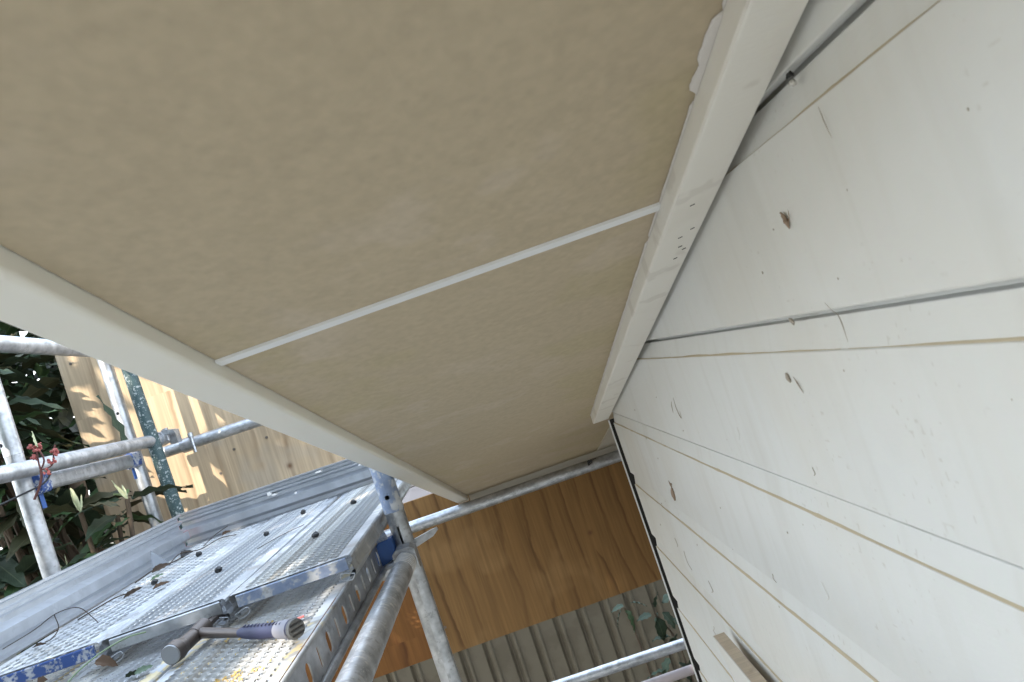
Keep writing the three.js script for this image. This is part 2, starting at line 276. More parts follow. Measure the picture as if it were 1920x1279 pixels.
{
  const t = thing('house_roof', 'grey metal roof sheeting over the eave', 'roof', K(1.5, 0.2, 0.5));
  part('roof_sheet', slab(-0.35, 5.2, 0.178, 0.19, -3.4, 3.05), mat.roof, t);
  part('ridge_cap', tube(K(-0.35, 0.2, -3.42), K(5.2, 0.2, -3.42), 0.05, 10), mat.roof, t);
}

// ---------- the weatherboard wall ----------
const BP = 0.181, LAP0 = -0.0456, DC = 1.943;
{
  const t = thing('weatherboard_wall', 'white painted weatherboard gable wall with dusty ledges', 'wall', P(0.29, -E, 0.5));
  const zEnd = h => Math.min(DC, (HS + 0.02 - h) / TA);
  const dustN = fbm(8, 201, 4), wobN = fbm(6, 211, 3);
  for (let k = -18; k <= 4; k++) {
    const L = LAP0 + BP * k, T = L + BP - 0.0335, jit = rr(-0.0006, 0.0006), ntch = 0.003 + 0.008 * Math.abs(Math.sin(k * 12.9898 + 1.3));
    if (zEnd(L) < -2.3) continue;
    const prof = [[0.2846, L + 0.014], [0.2846, L + 0.0002], [0.2840, L], [0.2742, L + 0.0004], [0.273 + jit, L + 0.0018], [0.273 + jit, T - 0.0008], [0.2733, T - 0.0002], [0.2757, T + 0.0006], [0.2800, L + BP - 0.0062], [0.2808, L + BP - 0.0056], [0.2915, L + BP - 0.0050], [0.2915, L + BP + 0.012], [0.296, L + BP + 0.012], [0.296, L + 0.014]];
    const b = part('weatherboard', sweep(prof, (x, h, e) => { const z1 = zEnd(h) - (x > 0.2755 && h > T && zEnd(h) === DC ? ntch : 0), d = -2.4 + (z1 + 2.4) * e; return P(x < 0.29 ? x + 0.0011 * (wobN(d * 0.23 + k * 0.31, k * 0.17) - 0.5) : x, h + 0.0008 * (wobN(d * 0.31, k * 0.23 + 0.5) - 0.5), d); }, true, 44), mat.wall, t);
    // dust and cobweb lying on the upper ledge
    const tr = []; let a = null; const d1 = zEnd(T) - 0.01, N = Math.round((Math.min(d1, DC) + 0.6) / 0.006);
    for (let i = 0; i <= N; i++) {
      const d = -0.6 + (d1 + 0.6) * i / N, f = dustN(d * 0.9 + k * 0.37, 0.21 + k * 0.13), q = dustN(d * 3.1, k * 0.29), lump = q > 0.66 ? (q - 0.66) * 0.012 : 0;
      const hh = 0.0001 + 0.0014 * sat(f * 2.0 - 0.65) + lump * 0.5, o = 0.2734 - 0.0007 * sat(q * 1.6 - 0.5);
      if (f < 0.24) { a = null; continue; }
      const v = [P(o, T - 0.0006 * q, d), P(o + 0.0006, T + hh * 0.5, d), P(0.2746, T + hh + 0.0004, d), P(0.2759, T + hh * 1.4 + 0.0008, d)];
      if (a) for (let j = 0; j < 3; j++) tr.push(...quad(a[j], a[j + 1], v[j + 1], v[j])); a = v;
    }
    if (tr.length && k > -12) part('dust_line', raw(tr), mat.dust, b, 'tan dust on the ledge of the board');
  }
  const core = [[-2.5, -E], [DC + 0.02, -E], [DC + 0.02, HS - TA * (DC + 0.02) + 0.004], [-2.5, HS + TA * 2.5 + 0.004]];
  part('wall_wrap', sweep(core, (d, h, e) => P(e ? 0.42 : 0.2975, h, d)), mat.wrap, t, 'dark building wrap behind the boards');
  part('corner_backing', box(0.2668, 0.2975, -E, HS - TA * 1.965 - 0.026, 1.9605, 1.9620), mat.wrap, t);  // near-black plate backing the gap at the board ends
  part('corner_flashing', box(0.2632, 0.2666, -E, HS - TA * 1.965 - 0.026, 1.9570, 1.9622), mat.strip, t, 'thin white corner flashing standing off the board ends');
  // side of the house round the corner, and the far return
  part('side_wall', box(0.30, 5, -E, -0.2, 1.9625, 2.06), mat.wallPlain, t);
}
{ // window head trim with a mitred end
  const t = thing('window_head_trim', 'white window head board with bare timber top on the wall', 'window trim', P(0.25, -0.66, 0.8));
  const d1 = 1.345, top = -0.630, hgt = 0.065;
  const face = (x, w) => sweep([[-1.6, top], [d1, top], [d1 - hgt * 1.15, top - hgt], [-1.6, top - hgt]], (d, h, e) => P(e ? x + w : x, h, d));
  part('head_board', boxUV(face(0.2385, 0.0215), 0, 0, true), mat.timber, t);
  part('painted_face', face(0.2368, 0.0015), mat.wallPlain, t);
  part('mitre_gap', sweep([[d1 - 0.045, top - 0.042], [d1 - 0.066, top - hgt - 0.004], [d1 - 0.095, top - hgt - 0.004]], (d, h, e) => P(e ? 0.243 : 0.2363, h, d)), mat.strip, t, 'bright white wedge at the mitre');
}
// scraps and cocoons stuck on the boards
{
  const lump = (pts, r, sd) => { const f = noise(16, sd), cu = new THREE.CatmullRomCurve3(pts), g = new THREE.TubeGeometry(cu, 22, r, 8), p = g.attributes.position; for (let i = 0; i < p.count; i++) { const ti = Math.floor(i / 9) / 22, c = cu.getPointAt(Math.min(1, ti)), k = (0.12 + 1.25 * Math.pow(Math.sin(Math.PI * Math.min(0.98, ti * 0.92 + 0.05)), 0.8)) * (0.55 + 0.9 * f(ti * 0.9, i * 0.113)); p.setXYZ(i, c.x + (p.getX(i) - c.x) * k, c.y + (p.getY(i) - c.y) * k, c.z + (p.getZ(i) - c.z) * k); } g.computeVertexNormals(); return flat(g); };
  const on = (x, y, dx = 0, dy = 0) => { const d = 0.271 / x; return P(0.2708, y * d + dy, d + dx); };
  const brown = M({ color: rgb(0.30, 0.22, 0.16), roughness: 0.95 }), grey = M({ color: rgb(0.40, 0.355, 0.30), roughness: 0.95 }), web = M({ color: rgb(0.62, 0.60, 0.56), roughness: 1 });
  const scrap = (label, x, y, segs, m) => { const t = thing('cocoon_scrap', label, 'cocoon', on(x, y), 'scraps stuck to the weatherboards'); for (const [pts, r, nm, mm] of segs) part(nm, lump(pts.map(([a, b]) => on(x, y, a, b)), r, 5 + pts.length), mm || m, t); };
  scrap('brown curled cocoon stuck between the two upper dust lines', 0.4802, 0.0643, [[[[0.006, 0.008], [0.003, 0.004], [0.001, -0.003], [0.0, -0.008]], 0.0014, 'cocoon'], [[[0.0, -0.004], [-0.006, 0.001], [-0.008, 0.007]], 0.0003, 'thread']], brown);
  scrap('pale brown moth case with thread legs on the lower boards near the corner', 0.1904, -0.254, [[[[0.014, -0.024], [0.008, -0.008], [0.004, 0.006]], 0.0028, 'case'], [[[0.004, 0.004], [0.0, 0.014], [-0.012, 0.016]], 0.0010, 'thread'], [[[0.005, 0.006], [0.010, 0.02]], 0.0008, 'thread']], brown);
  scrap('small dark tuft hanging just under the lap of a board', 0.4375, -0.0789, [[[[0.004, 0.003], [0.0, 0.0], [-0.002, -0.004]], 0.0011, 'tuft'], [[[0.002, 0.0], [-0.005, -0.002]], 0.0006, 'thread']], grey);
  scrap('tan triangular scrap beside a thin vertical thread', 0.4054, -0.1569, [[[[0.003, 0.006], [0.002, 0.0], [0.0, -0.004]], 0.0013, 'scrap'], [[[-0.011, 0.002], [-0.016, -0.006], [-0.021, -0.014]], 0.0005, 'thread']], grey);
  scrap('black and white insect husk in the gap by the bead', 0.5585, 0.2597, [[[[0.006, 0.003], [0.0, 0.004], [-0.004, 0.001]], 0.0013, 'husk', mat.black], [[[0.004, -0.001], [0.0, -0.003], [-0.003, -0.003]], 0.0016, 'web', web]], grey);
  scrap('thin dotted line of grime below the top dust line', 0.5835, 0.1824, [[[[0.001, 0.012], [0.0, 0.0], [-0.002, -0.012]], 0.00025, 'thread']], grey);
  scrap('wisp of cobweb hanging below a thin lap line', 0.235, -0.145, [[[[0.0, 0.02], [0.004, 0.0], [-0.006, -0.016], [-0.014, -0.002]], 0.0004, 'thread'], [[[0.02, 0.012], [0.03, 0.004], [0.036, -0.010]], 0.0004, 'thread']], grey);
  scrap('forked cobweb thread crossing the narrow band of a board', 0.5, -0.092, [[[[0.008, 0.012], [0.0, 0.004], [-0.006, 0.0], [-0.007, -0.022]], 0.0003, 'thread']], grey);
}

{
  const hair = M({ color: rgb(0.46, 0.42, 0.36), roughness: 1 }), pale = M({ color: rgb(0.80, 0.79, 0.76), roughness: 1 });
  const G = 'cobweb threads on the weatherboards', on = (d, h) => P(0.2722, h, d);
  for (let i = 0; i < 16; i++) { const d = rr(0.32, 1.7), k = Math.floor(rr(-4, 1.99)), h = LAP0 + BP * k + (i % 3 ? 0.010 : 0.05) + rr(0, 0.05); if (h > HS - TA * d - 0.06) continue; const L = rr(0.006, 0.02) * (0.5 + d), a = rr(-0.6, 0.6);
    single('cobweb_thread', 'thin grey cobweb thread clinging to a white weatherboard', 'cobweb', path([on(d, h), on(d + a * L * 0.4, h - L * 0.35), on(d + a * L + rr(-0.3, 0.3) * L, h - L * 0.7), on(d + rr(-0.5, 0.5) * L, h - L)], rr(0.00018, 0.0004) * (0.6 + d), 14, 5), i % 4 ? hair : pale, on(d, h), G); }
  const bead = new THREE.IcosahedronGeometry(1, 1);
  for (let i = 0; i < 26; i++) { const d = rr(0.3, 1.75), h = rr(-0.6, HS - TA * d - 0.07), r = rr(0.0006, 0.0013) * (0.5 + d * 0.8); single('dirt_speck', 'small brown dirt speck on a white weatherboard', 'dirt', flat(bead.clone().scale(r * 0.4, r * rr(0.8, 1.8), r).translate(0.2726, E + h, -d)), hair, on(d, h), 'dirt specks on the weatherboards'); }
}

// ---------- scaffold ----------
const DK = -0.2537, LOW = -0.3127;                                // upper and lower deck surfaces
// a pressed steel plank with real perforations: x0..x1 at the near end d0, shifted by sh at the far end d1
function perforated(x0, x1, d0, d1, sh, h, pitch, band, kind) {
  const t = [], W = x1 - x0, L = d1 - d0, nx = Math.round((W - 2 * band) / pitch[0]), nz = Math.round((L - 0.02) / pitch[1]);
  const pt = (u, w, n) => P(x0 + u + sh * (w / L), h + n, d0 + w);
  const cw = (W - 2 * band) / nx, cl = (L - 0.012) / nz;
  for (let i = 0; i < nx; i++) for (let j = 0; j < nz; j++) {
    const u0 = band + i * cw, w0 = 0.006 + j * cl, uc = u0 + cw / 2, wc = w0 + cl / 2, out = [], mid = [], inn = [];
    for (let k = 0; k < 8; k++) {
      const a = (k + 0.5) / 8 * Math.PI * 2, c = Math.cos(a), s = Math.sin(a), q = Math.max(Math.abs(c), Math.abs(s));
      let su = c / q, sw = s / q; su = Math.abs(su) > 0.9 ? Math.sign(su) : su; sw = Math.abs(sw) > 0.9 ? Math.sign(sw) : sw;
      const [hu, hw] = kind === 'mesh' ? [0.41, 0.40] : [0.40, 0.30], lift = kind === 'mesh' ? 0.0016 : 0.0028;
      mid.push(pt(uc + cw * hu * 1.14 * c, wc + cl * hw * (kind === 'mesh' ? 1.14 : 1.5) * s, lift)); inn.push(pt(uc + cw * hu * c, wc + cl * hw * s, -0.004));
      out.push(pt(uc + su * cw / 2 * (Math.abs(su) < 1 ? 1 : 1), wc + sw * cl / 2, 0));
    }
    // square off the outer ring
    const sq = [[1, 0.414], [0.414, 1], [-0.414, 1], [-1, 0.414], [-1, -0.414], [-0.414, -1], [0.414, -1], [1, -0.414]].map(([a, b]) => pt(uc + a * cw / 2, wc + b * cl / 2, 0));
    const cor = [[1, 1], [-1, 1], [-1, -1], [1, -1]].map(([a, b]) => pt(uc + a * cw / 2, wc + b * cl / 2, 0));
    for (let k = 0; k < 8; k++) { const n = (k + 1) % 8; t.push(...quad(sq[k], sq[n], mid[n], mid[k]), ...quad(mid[k], mid[n], inn[n], inn[k])); }
    for (let k = 0; k < 4; k++) t.push([sq[k * 2], cor[k], sq[k * 2 + 1]]);
  }
  for (const [a, b] of [[0, band], [W - band, W]]) t.push(...quad(pt(a, 0, 0.0), pt(b, 0, 0.0), pt(b, L, 0.0), pt(a, L, 0.0)));
  for (const [a, b] of [[0, 0.006], [L - 0.006, L]]) t.push(...quad(pt(band, a, 0), pt(W - band, a, 0), pt(W - band, b, 0), pt(band, b, 0)));
  return raw(t);
}
function plank(label, x0, x1, d0, d1, sh, h, pitch, kind, endMat, dMat, depth, opt = {}) {
  const t = thing('scaffold_plank', label, 'scaffold plank', P((x0 + x1) / 2, h - depth, d0 + 0.3), opt.group), L = d1 - d0;
  const X = (x, d) => x + sh * (d - d0) / L;
  part('deck', perforated(x0 + 0.008, x1 - 0.008, d0, d1, sh, h, pitch, 0.020, kind), dMat, t);
  // rolled sides
  for (const s of [0, 1]) {
    const xs = s ? x1 : x0, g = s ? 1 : -1, prof = [[-0.0085, 0.0002], [-0.004, 0.0006], [-0.0008, -0.0025], [0, -0.008], [-0.004, -0.016], [-0.004, -0.024], [0.000, -0.032], [-0.003, -depth], [-0.016, -depth], [-0.010, -depth + 0.008]];
    if (s && opt.rail) continue;
    part('rolled_side', sweep(prof, (u, n, e) => P(X(xs + u * g, e ? d1 : d0 - 0.004), h + n, e ? d1 : d0 - 0.004), false), dMat, t);
  }
  if (endMat) {
    const e0 = x0 + 0.013, e1 = x1 - 0.013, lip = [[0, -0.003], [-0.002, -0.005], [-0.002, -0.026], [0.002, -0.028], [0.002, -0.003]];
    part('end_plate', sweep(lip, (w, n, e) => P(e ? e1 : e0, h + n, d0 + w)), endMat, t, opt.endLabel);
    for (const s of [0, 1]) { const xs = s ? x1 - 0.016 : x0 + 0.016, g = s ? -1 : 1; part('hook', path([P(xs - 0.012 * g, h - depth + 0.004, d0 - 0.004), P(xs + 0.014 * g, h - depth + 0.010, d0 - 0.004), P(xs + 0.016 * g, h - depth + 0.001, d0 - 0.004), P(xs - 0.004 * g, h - depth - 0.006, d0 - 0.004), P(xs - 0.012 * g, h - depth + 0.003, d0 - 0.004)], 0.0012, 24, 6), mat.galv, t); }
  }
  return t;
}
const upN = 1.357, upF = 2.452;
plank('upper scaffold plank with a worn blue end beside the inner standard', -0.617, -0.371, upN, upF, -0.012, DK, [0.0215, 0.0195], 'slot', mat.blueWorn, mat.deck, 0.041, { endLabel: 'worn blue end plate' });
plank('middle upper scaffold plank with a bare grey end', -0.866, -0.623, upN, upF, -0.030, DK, [0.0215, 0.0195], 'slot', mat.galv, mat.deck, 0.041, { endLabel: 'bare galvanised end plate' });
plank('outer upper scaffold plank with a bright blue end and open mesh against the toe board', -1.135, -0.873, upN + 0.004, upF, -0.034, DK, [0.026, 0.030], 'mesh', mat.blue, mat.deck, 0.041, { endLabel: 'bright blue end plate' });
const lowA = plank('lower scaffold plank with slotted side rail that the hammer lies on', -0.690, -0.404, 0.3, 1.72, 0, LOW, [0.024, 0.0185], 'slot', null, mat.low, 0.041, { rail: true });
plank('lower scaffold plank beyond the dark gap from the hammer', -0.962, -0.702, 0.3, 1.72, 0, LOW, [0.024, 0.0185], 'slot', null, mat.low, 0.041);
plank('lower scaffold plank under the bright blue plank end', -1.235, -0.972, 0.3, 1.72, 0, LOW, [0.024, 0.0185], 'slot', null, mat.low, 0.041);
{ // slotted rail on the side of the lower plank
  const sh = new THREE.Shape(), y0 = LOW - 0.066, y1 = LOW - 0.001; sh.moveTo(0.45, y0); sh.lineTo(1.74, y0); sh.lineTo(1.74, y1); sh.lineTo(0.45, y1); sh.closePath();
  let k = 0; for (let d = 0.5; d < 1.71; d += 0.062, k++) { const w = k % 2 ? 0.0115 : 0.005, hh = 0.018, c = LOW - 0.034, p = new THREE.Path(); p.absellipse(d, c + hh - w, w, w, 0, Math.PI, false); p.absellipse(d, c - hh + w, w, w, Math.PI, Math.PI * 2, false); p.closePath(); sh.holes.push(p); }
  const g = new THREE.ExtrudeGeometry(sh, { depth: 0.0025, bevelEnabled: false, curveSegments: 8 }); // x = distance, y = height
  g.applyMatrix4(new THREE.Matrix4().makeBasis(new THREE.Vector3(0, 0, -1), new THREE.Vector3(0, 1, 0), new THREE.Vector3(1, 0, 0))).translate(-0.4055, E, 0);
  const r = part('slotted_rail', boxUV(g), mat.galv, lowA, 'galvanised side rail with alternating wide and narrow slots');
  part('rail_lip', tube(P(-0.404, LOW - 0.001, 0.45), P(-0.404, LOW - 0.001, 1.74), 0.0042, 12), mat.low, lowA);
  part('rail_rod', tube(P(-0.399, LOW - 0.066, 0.45), P(-0.399, LOW - 0.066, 1.74), 0.0075, 14), mat.galv, lowA);
  // paper sticker with lines of small print
  const c = document.createElement('canvas'); c.width = 256; c.height = 160; const x = c.getContext('2d'); x.fillStyle = '#b9a78c'; x.fillRect(0, 0, 256, 160); x.fillStyle = '#3a332b'; x.fillRect(6, 6, 244, 4); x.fillRect(6, 150, 244, 4); x.font = 'bold 26px sans-serif'; x.fillText('WARNING', 60, 42); x.fillRect(14, 22, 30, 24); for (let i = 0; i < 6; i++) x.fillRect(16, 60 + i * 14, 150 + (i * 53) % 70, 5);
  const tx = new THREE.CanvasTexture(c); tx.colorSpace = THREE.SRGBColorSpace;
  const lg = new THREE.PlaneGeometry(0.062, 0.036).rotateY(Math.PI / 2).translate(-0.4022, E + LOW - 0.032, -0.952);
  part('warning_label', lg, M({ map: tx, roughness: 0.8 }), lowA, 'small tan printed sticker on the rail');
}
// toe boards
const toeProf = [[0.016, 0.000], [0.018, 0.004], [0.002, 0.011], [0.002, 0.024], [0.026, 0.036], [0.026, 0.060], [0.000, 0.072], [0.000, 0.084], [0.014, 0.091], [0.014, 0.097], [0.002, 0.101], [0.002, 0.110], [0.016, 0.1148], [0.016, 0.1195], [-0.004, 0.1195], [-0.006, 0.112], [-0.006, 0.004], [0.002, 0.000]];
function toe(name, label, a, b, inward, base) {
  const t = thing('toe_board', label, 'toe board', a.clone().lerp(b, 0.5));
  part('folded_sheet', sweep(toeProf, (u, v, e) => { const c = e ? b : a; return new THREE.Vector3(c.x + inward.x * u, c.y + v, c.z + inward.z * u); }, true, 1), mat.toe, t);
  return t;
}
const toe1 = toe('side', 'long folded steel toe board beside the outer plank, red at its end', P(-1.178, DK - 0.002, 0.75), P(-1.178, DK - 0.002, 2.405), new THREE.Vector3(1, 0, 0));
part('red_tape', box(-1.1745, -1.1545, DK + 0.040, DK + 0.060, 2.375, 2.4055), M({ color: rgb(0.42, 0.02, 0.035), roughness: 0.5 }), toe1, 'red paint patch at the end of the toe board');
part('red_edge', sweep(toeProf, (u, v, e) => P(-1.178 + u + (e ? 0 : 0.0002), DK - 0.002 + v, e ? 2.4075 : 2.4055)), M({ color: rgb(0.55, 0.30, 0.32), roughness: 0.6 }), toe1);
const toe2 = toe('end', 'folded steel toe board across the far end of the upper deck', P(-1.20, DK - 0.002, 2.474), P(-0.385, DK - 0.012, 2.474), new THREE.Vector3(0, 0, 1));
// chips of bare metal on it
for (const [x, h, w, g] of [[-0.88, 0.083, 0.010, 0.012], [-0.865, 0.078, 0.012, 0.006], [-0.80, 0.050, 0.016, 0.006], [-0.79, 0.054, 0.006, 0.012], [-0.70, 0.104, 0.02, 0.005], [-0.55, 0.080, 0.014, 0.005]]) part('paint_chip', box(x, x + w, DK - 0.006 + h, DK - 0.006 + h + g, 2.4505, 2.4725), mat.wallPlain, toe2);
// standards, rails and ledgers
const R48 = 0.0242;
function standard(label, x, d, h1, m, opt = {}) {
  const t = thing('scaffold_standard', label, 'scaffold post', P(x, -E, d), 'upright scaffold tubes');
  const drill = (opt.holes || []).map(([hh, hx]) => tube(P(x + hx, hh, d), P(x + hx, hh, d - R48 - 0.02), 0.0062, 14)), up1 = opt.joint !== undefined;
  const lower = [P(x + (opt.lean || 0), -E, d), P(x, opt.joint ?? h1, d), R48], cuts = [...(up1 ? [] : drill), ...(opt.slot || [])];
  part('tube', cuts.length ? boredPipe(...lower, cuts) : hollow(...lower), m, t);
  if (up1) part('upper_tube', boredPipe(P(x, opt.joint + 0.0005, d), P(x, h1, d), R48 + 0.0012, drill, 0.005), opt.upper || m, t, opt.upperLabel);
  for (const vh of opt.vee || []) { // pressed V brackets on four sides
    for (let k = 0; k < 4; k++) { const a = k * Math.PI / 2, cx = Math.cos(a), cz = Math.sin(a); const q = (r, w, h) => P(x + cx * r - cz * w, vh + h, d + cz * r + cx * w);
      const pr = [[-0.022, 0.020], [-0.016, 0.046], [0.016, 0.046], [0.022, 0.020]]; const tr = [];
      for (let i = 0; i < 3; i++) tr.push(...quad(q(pr[i][1], pr[i][0], 0.028), q(pr[i + 1][1], pr[i + 1][0], 0.028), q(pr[i + 1][1], pr[i + 1][0] * 0.75, -0.028), q(pr[i][1], pr[i][0] * 0.75, -0.028)));
      const g = raw(tr), g2 = g.clone().translate(-cx * 0.004, 0, cz * 0.004); part('wedge_socket', merge([g, g2]), opt.veeMat || mat.blue, t); }
  }
  return t;
}
const CX = -0.343, CD = 1.742;
const inner = standard('galvanised standard with a worn blue upper length at the inner edge of the deck', CX, CD, 1.2, mat.galv, { joint: -0.262, upper: mat.blueWorn, upperLabel: 'blue painted upper tube', holes: [[-0.222, -0.002]], vee: [-1.35], slot: [box(CX - 0.003, CX + 0.0025, -0.365, -0.296, CD - R48 - 0.02, CD - 0.01)] });
{ // ledger running back along the wall from the inner standard
  const t = thing('scaffold_ledger', 'thick paint splashed ledger tube beside the slotted rail, wedged to the inner standard', 'scaffold tube', P(-0.344, -0.377, 1.0));
  part('tube', tube(P(-0.345, -0.378, 0.35), P(-0.343, -0.377, CD - 0.052), R48 + 0.0012, 28), M({ map: tSplash, roughness: 0.42, metalness: 0.6 }), t);
  // paint rings
  for (let i = 0; i < 6; i++) part('paint_ring', tube(P(-0.343, -0.377, CD - 0.075 - i * 0.012), P(-0.343, -0.377, CD - 0.0795 - i * 0.012), R48 + 0.0018, 28), mat.plaster, t);
  const sd = [[-0.030, -0.034], [-0.030, 0.024], [-0.018, 0.034], [0.018, 0.034], [0.030, 0.024], [0.030, -0.034], [0, -0.04]];
  part('end_saddle', sweep(sd.map(([a, b]) => [a * 0.92, b * 0.9]), (x, h, e) => P(CX + x * (e ? 0.98 : 1), -0.372 + h * (e ? 1 : 0.9), e ? CD - 0.020 : CD - 0.058)), mat.galv, t);
  const wd = [[0.0, -0.012], [0.052, -0.004], [0.068, 0.006], [0.066, 0.012], [0.048, 0.012], [0, 0.008]];
  part('wedge', sweep(wd, (x, h, e) => P(CX + 0.020 + x, -0.352 + h + x * 0.10, CD + (e ? 0.004 : -0.006))), mat.galv, t, 'flat pointed wedge driven through the joint');
}
{ // transom under the decks with its blue painted lug
  const t = thing('scaffold_transom', 'transom under the upper planks with blue lug and upright plate', 'scaffold tube', P(-0.42, -0.4, CD - 0.02));
  part('tube', tube(P(CX - R48 - 0.012, -0.400, CD + 0.03), P(-1.40, -0.400, CD + 0.03), 0.022, 18), mat.galv, t);
  part('blue_lug', sweep([[-0.060, -0.030], [-0.060, 0.004], [-0.034, 0.034], [0.0, 0.036], [0.0, -0.010]], (x, h, e) => P(CX - 0.020 + x, -0.350 + h, CD - (e ? 0.012 : 0.0445))), mat.bluePaint, t, 'bright blue painted lug');
  part('upright_plate', bore(flat(new THREE.BoxGeometry(0.028, 0.10, 0.006).rotateZ(0.17)).translate(-0.3835, E - 0.328, -(CD - 0.037)), [tube(P(-0.3905, -0.297, CD - 0.06), P(-0.3905, -0.297, CD), 0.0055, 12)]), mat.blueWorn, t, 'worn blue flat plate with a hole');
  part('lug_washer', tube(P(CX - 0.05, -0.380, CD - 0.052), P(CX - 0.015, -0.380, CD - 0.052), 0.012, 16), mat.galv, t);
}
const rails = 'scaffold tubes behind the eave';
single('scaffold_tube', 'long galvanised tube crossing under the low end of the eave', 'scaffold tube', hollow(P(-1.36, -0.515, 2.87), P(1.1, -0.521, 2.87), R48), mat.galv, P(0.2, -0.518, 2.87));
{ // fixings on the tube
  const t = thing('insect_nest', 'black crusty speck stuck on the tube under the eave', 'nest', P(0.25, -0.5, 2.846));
  const f = (x, h, w) => { const g = new THREE.IcosahedronGeometry(0.007, 1).scale(w, 0.9, 0.6); return flat(g.translate(x, E + h, -2.845)); };
  part('crust', merge([f(0.252, -0.498, 1), f(0.262, -0.497, 0.8), f(0.248, -0.507, 0.5)]), mat.black, t); part('legs', merge([tube(P(0.245, -0.512, 2.844), P(0.265, -0.503, 2.843), 0.0012, 5), tube(P(0.262, -0.497, 2.843), P(0.285, -0.494, 2.845), 0.001, 5)]), mat.black, t);
}
const LX = -1.418;
standard('outer galvanised standard beside the flower stalk with a blue ledger socket', LX, 2.10, 1.5, mat.galv, { joint: 0.205, holes: [[0.242, -0.012]], lean: 0.0 });
standard('outer galvanised standard in front of the pale plywood beside the green tube', LX, 2.745, 1.7, mat.galv, { holes: [[0.292, -0.002]] });
standard('dark green paint flecked standard in front of the pale plywood', -1.352, 2.735, 1.6, mat.green, { lean: 0.07 });
standard('galvanised standard against the toe board at the outer deck corner', -1.312, 1.70, 0.1, mat.galv, {});
single('guard_rail', 'galvanised guard rail crossing the foliage up to the tube clamp', 'scaffold tube', hollow(P(-1.368, 0.150, 0.9), P(-1.335, 0.1505, 2.86), R48), mat.galv, P(-1.35, 0.15, 2.0));
single('top_rail', 'galvanised top guard rail disappearing behind the barge', 'scaffold tube', hollow(P(-1.37, 0.560, 0.8), P(-1.362, 0.520, 3.0), R48 + 0.002), mat.galv, P(-1.366, 0.54, 2.0));
single('cross_tube', 'galvanised tube across the pale plywood from the clamp', 'scaffold tube', hollow(P(-1.40, 0.100, 2.93), P(-0.3, 0.098, 2.93), R48), mat.galv, P(-0.9, 0.1, 2.93));
{ // the clamp joining rail and cross tube
  const t = thing('tube_clamp', 'swivel scaffold clamp with bolts joining guard rail and cross tube', 'clamp', P(-1.33, 0.13, 2.85));
  const band = (p, q, r) => merge([hollow(p, q, r, 0.006)]);
  part('collar', band(P(-1.336, 0.1505, 2.775), P(-1.335, 0.1505, 2.820), R48 + 0.006), mat.galv, t);
  part('collar', band(P(-1.318, 0.100, 2.93), P(-1.272, 0.100, 2.93), R48 + 0.006), mat.galv, t);
  part('hinge', box(-1.318, -1.288, 0.118, 0.172, 2.835, 2.875), mat.galv, t);
  for (const [a, b] of [[P(-1.305, 0.185, 2.80), P(-1.305, 0.135, 2.80)], [P(-1.262, 0.140, 2.90), P(-1.255, 0.058, 2.885)]]) { const bo = part('bolt', tube(a, b, 0.0055, 10), mat.galv, t); part('nut', tube(a, a.clone().lerp(b, 0.22), 0.011, 6), mat.galv, bo); }
  part('flap', sweep([[0, 0], [0.045, -0.01], [0.052, -0.028], [0.0, -0.018]], (x, h, e) => P(-1.318 + x, 0.182 + h, 2.79 + (e ? 0.03 : 0))), mat.galv, t);
}
{ // box ledger between the outer standards
  const t = thing('box_ledger', 'flat sided ledger with blue painted ends below the guard rail', 'scaffold tube', P(LX + 0.01, 0.1, 2.4));
  const pr = []; for (let k = 0; k < 16; k++) { const a = k / 16 * Math.PI * 2; pr.push([0.017 * Math.sign(Math.cos(a)) * Math.pow(Math.abs(Math.cos(a)), 0.6), 0.026 * Math.sign(Math.sin(a)) * Math.pow(Math.abs(Math.sin(a)), 0.6)]); }
  part('beam', sweep(pr, (x, h, e) => P(LX + 0.012 + x, (e ? 0.101 : 0.106) + h, e ? 2.70 : 2.15)), mat.galv, t);
  for (const [d0, d1] of [[2.128, 2.175], [2.665, 2.718]]) { const e = part('blue_end', sweep(pr.map(([a, b]) => [a * 1.25, b * 1.14]), (x, h, k) => P(LX + 0.012 + x, 0.104 + h - (d0 > 2.4 ? 0.003 : 0), k ? d1 : d0)), mat.blue, t, 'blue painted end fitting'); part('wedge', box(LX + 0.006, LX + 0.0085, 0.03, 0.16, d0 + 0.012, d0 + 0.03), mat.bluePaint, e); }
}
single('wire_tie', 'thin dark wire tied round the outer standard and ledger', 'wire', path([P(-1.46, 0.07, 1.98), P(-1.41, 0.085, 2.05), P(-1.365, 0.105, 2.12), P(-1.355, 0.135, 2.14), P(-1.36, 0.16, 2.13)], 0.0028, 30, 6), mat.black, P(-1.4, 0.1, 2.06));
single('low_tube', 'galvanised ledger tube low in front of the beige fence', 'scaffold tube', hollow(P(-0.45, -1.475, 3.22), P(1.0, -1.51, 3.22), R48), mat.galv, P(0.2, -1.49, 3.22));
single('lower_rail_tube', 'pinkish painted tube below the galvanised ledger tube in front of the fence', 'scaffold tube', hollow(P(-0.4, -1.60, 3.2), P(1.0, -1.615, 3.2), R48 - 0.003), M({ color: rgb(0.38, 0.33, 0.33), roughness: 0.6 }), P(0.2, -1.61, 3.2));

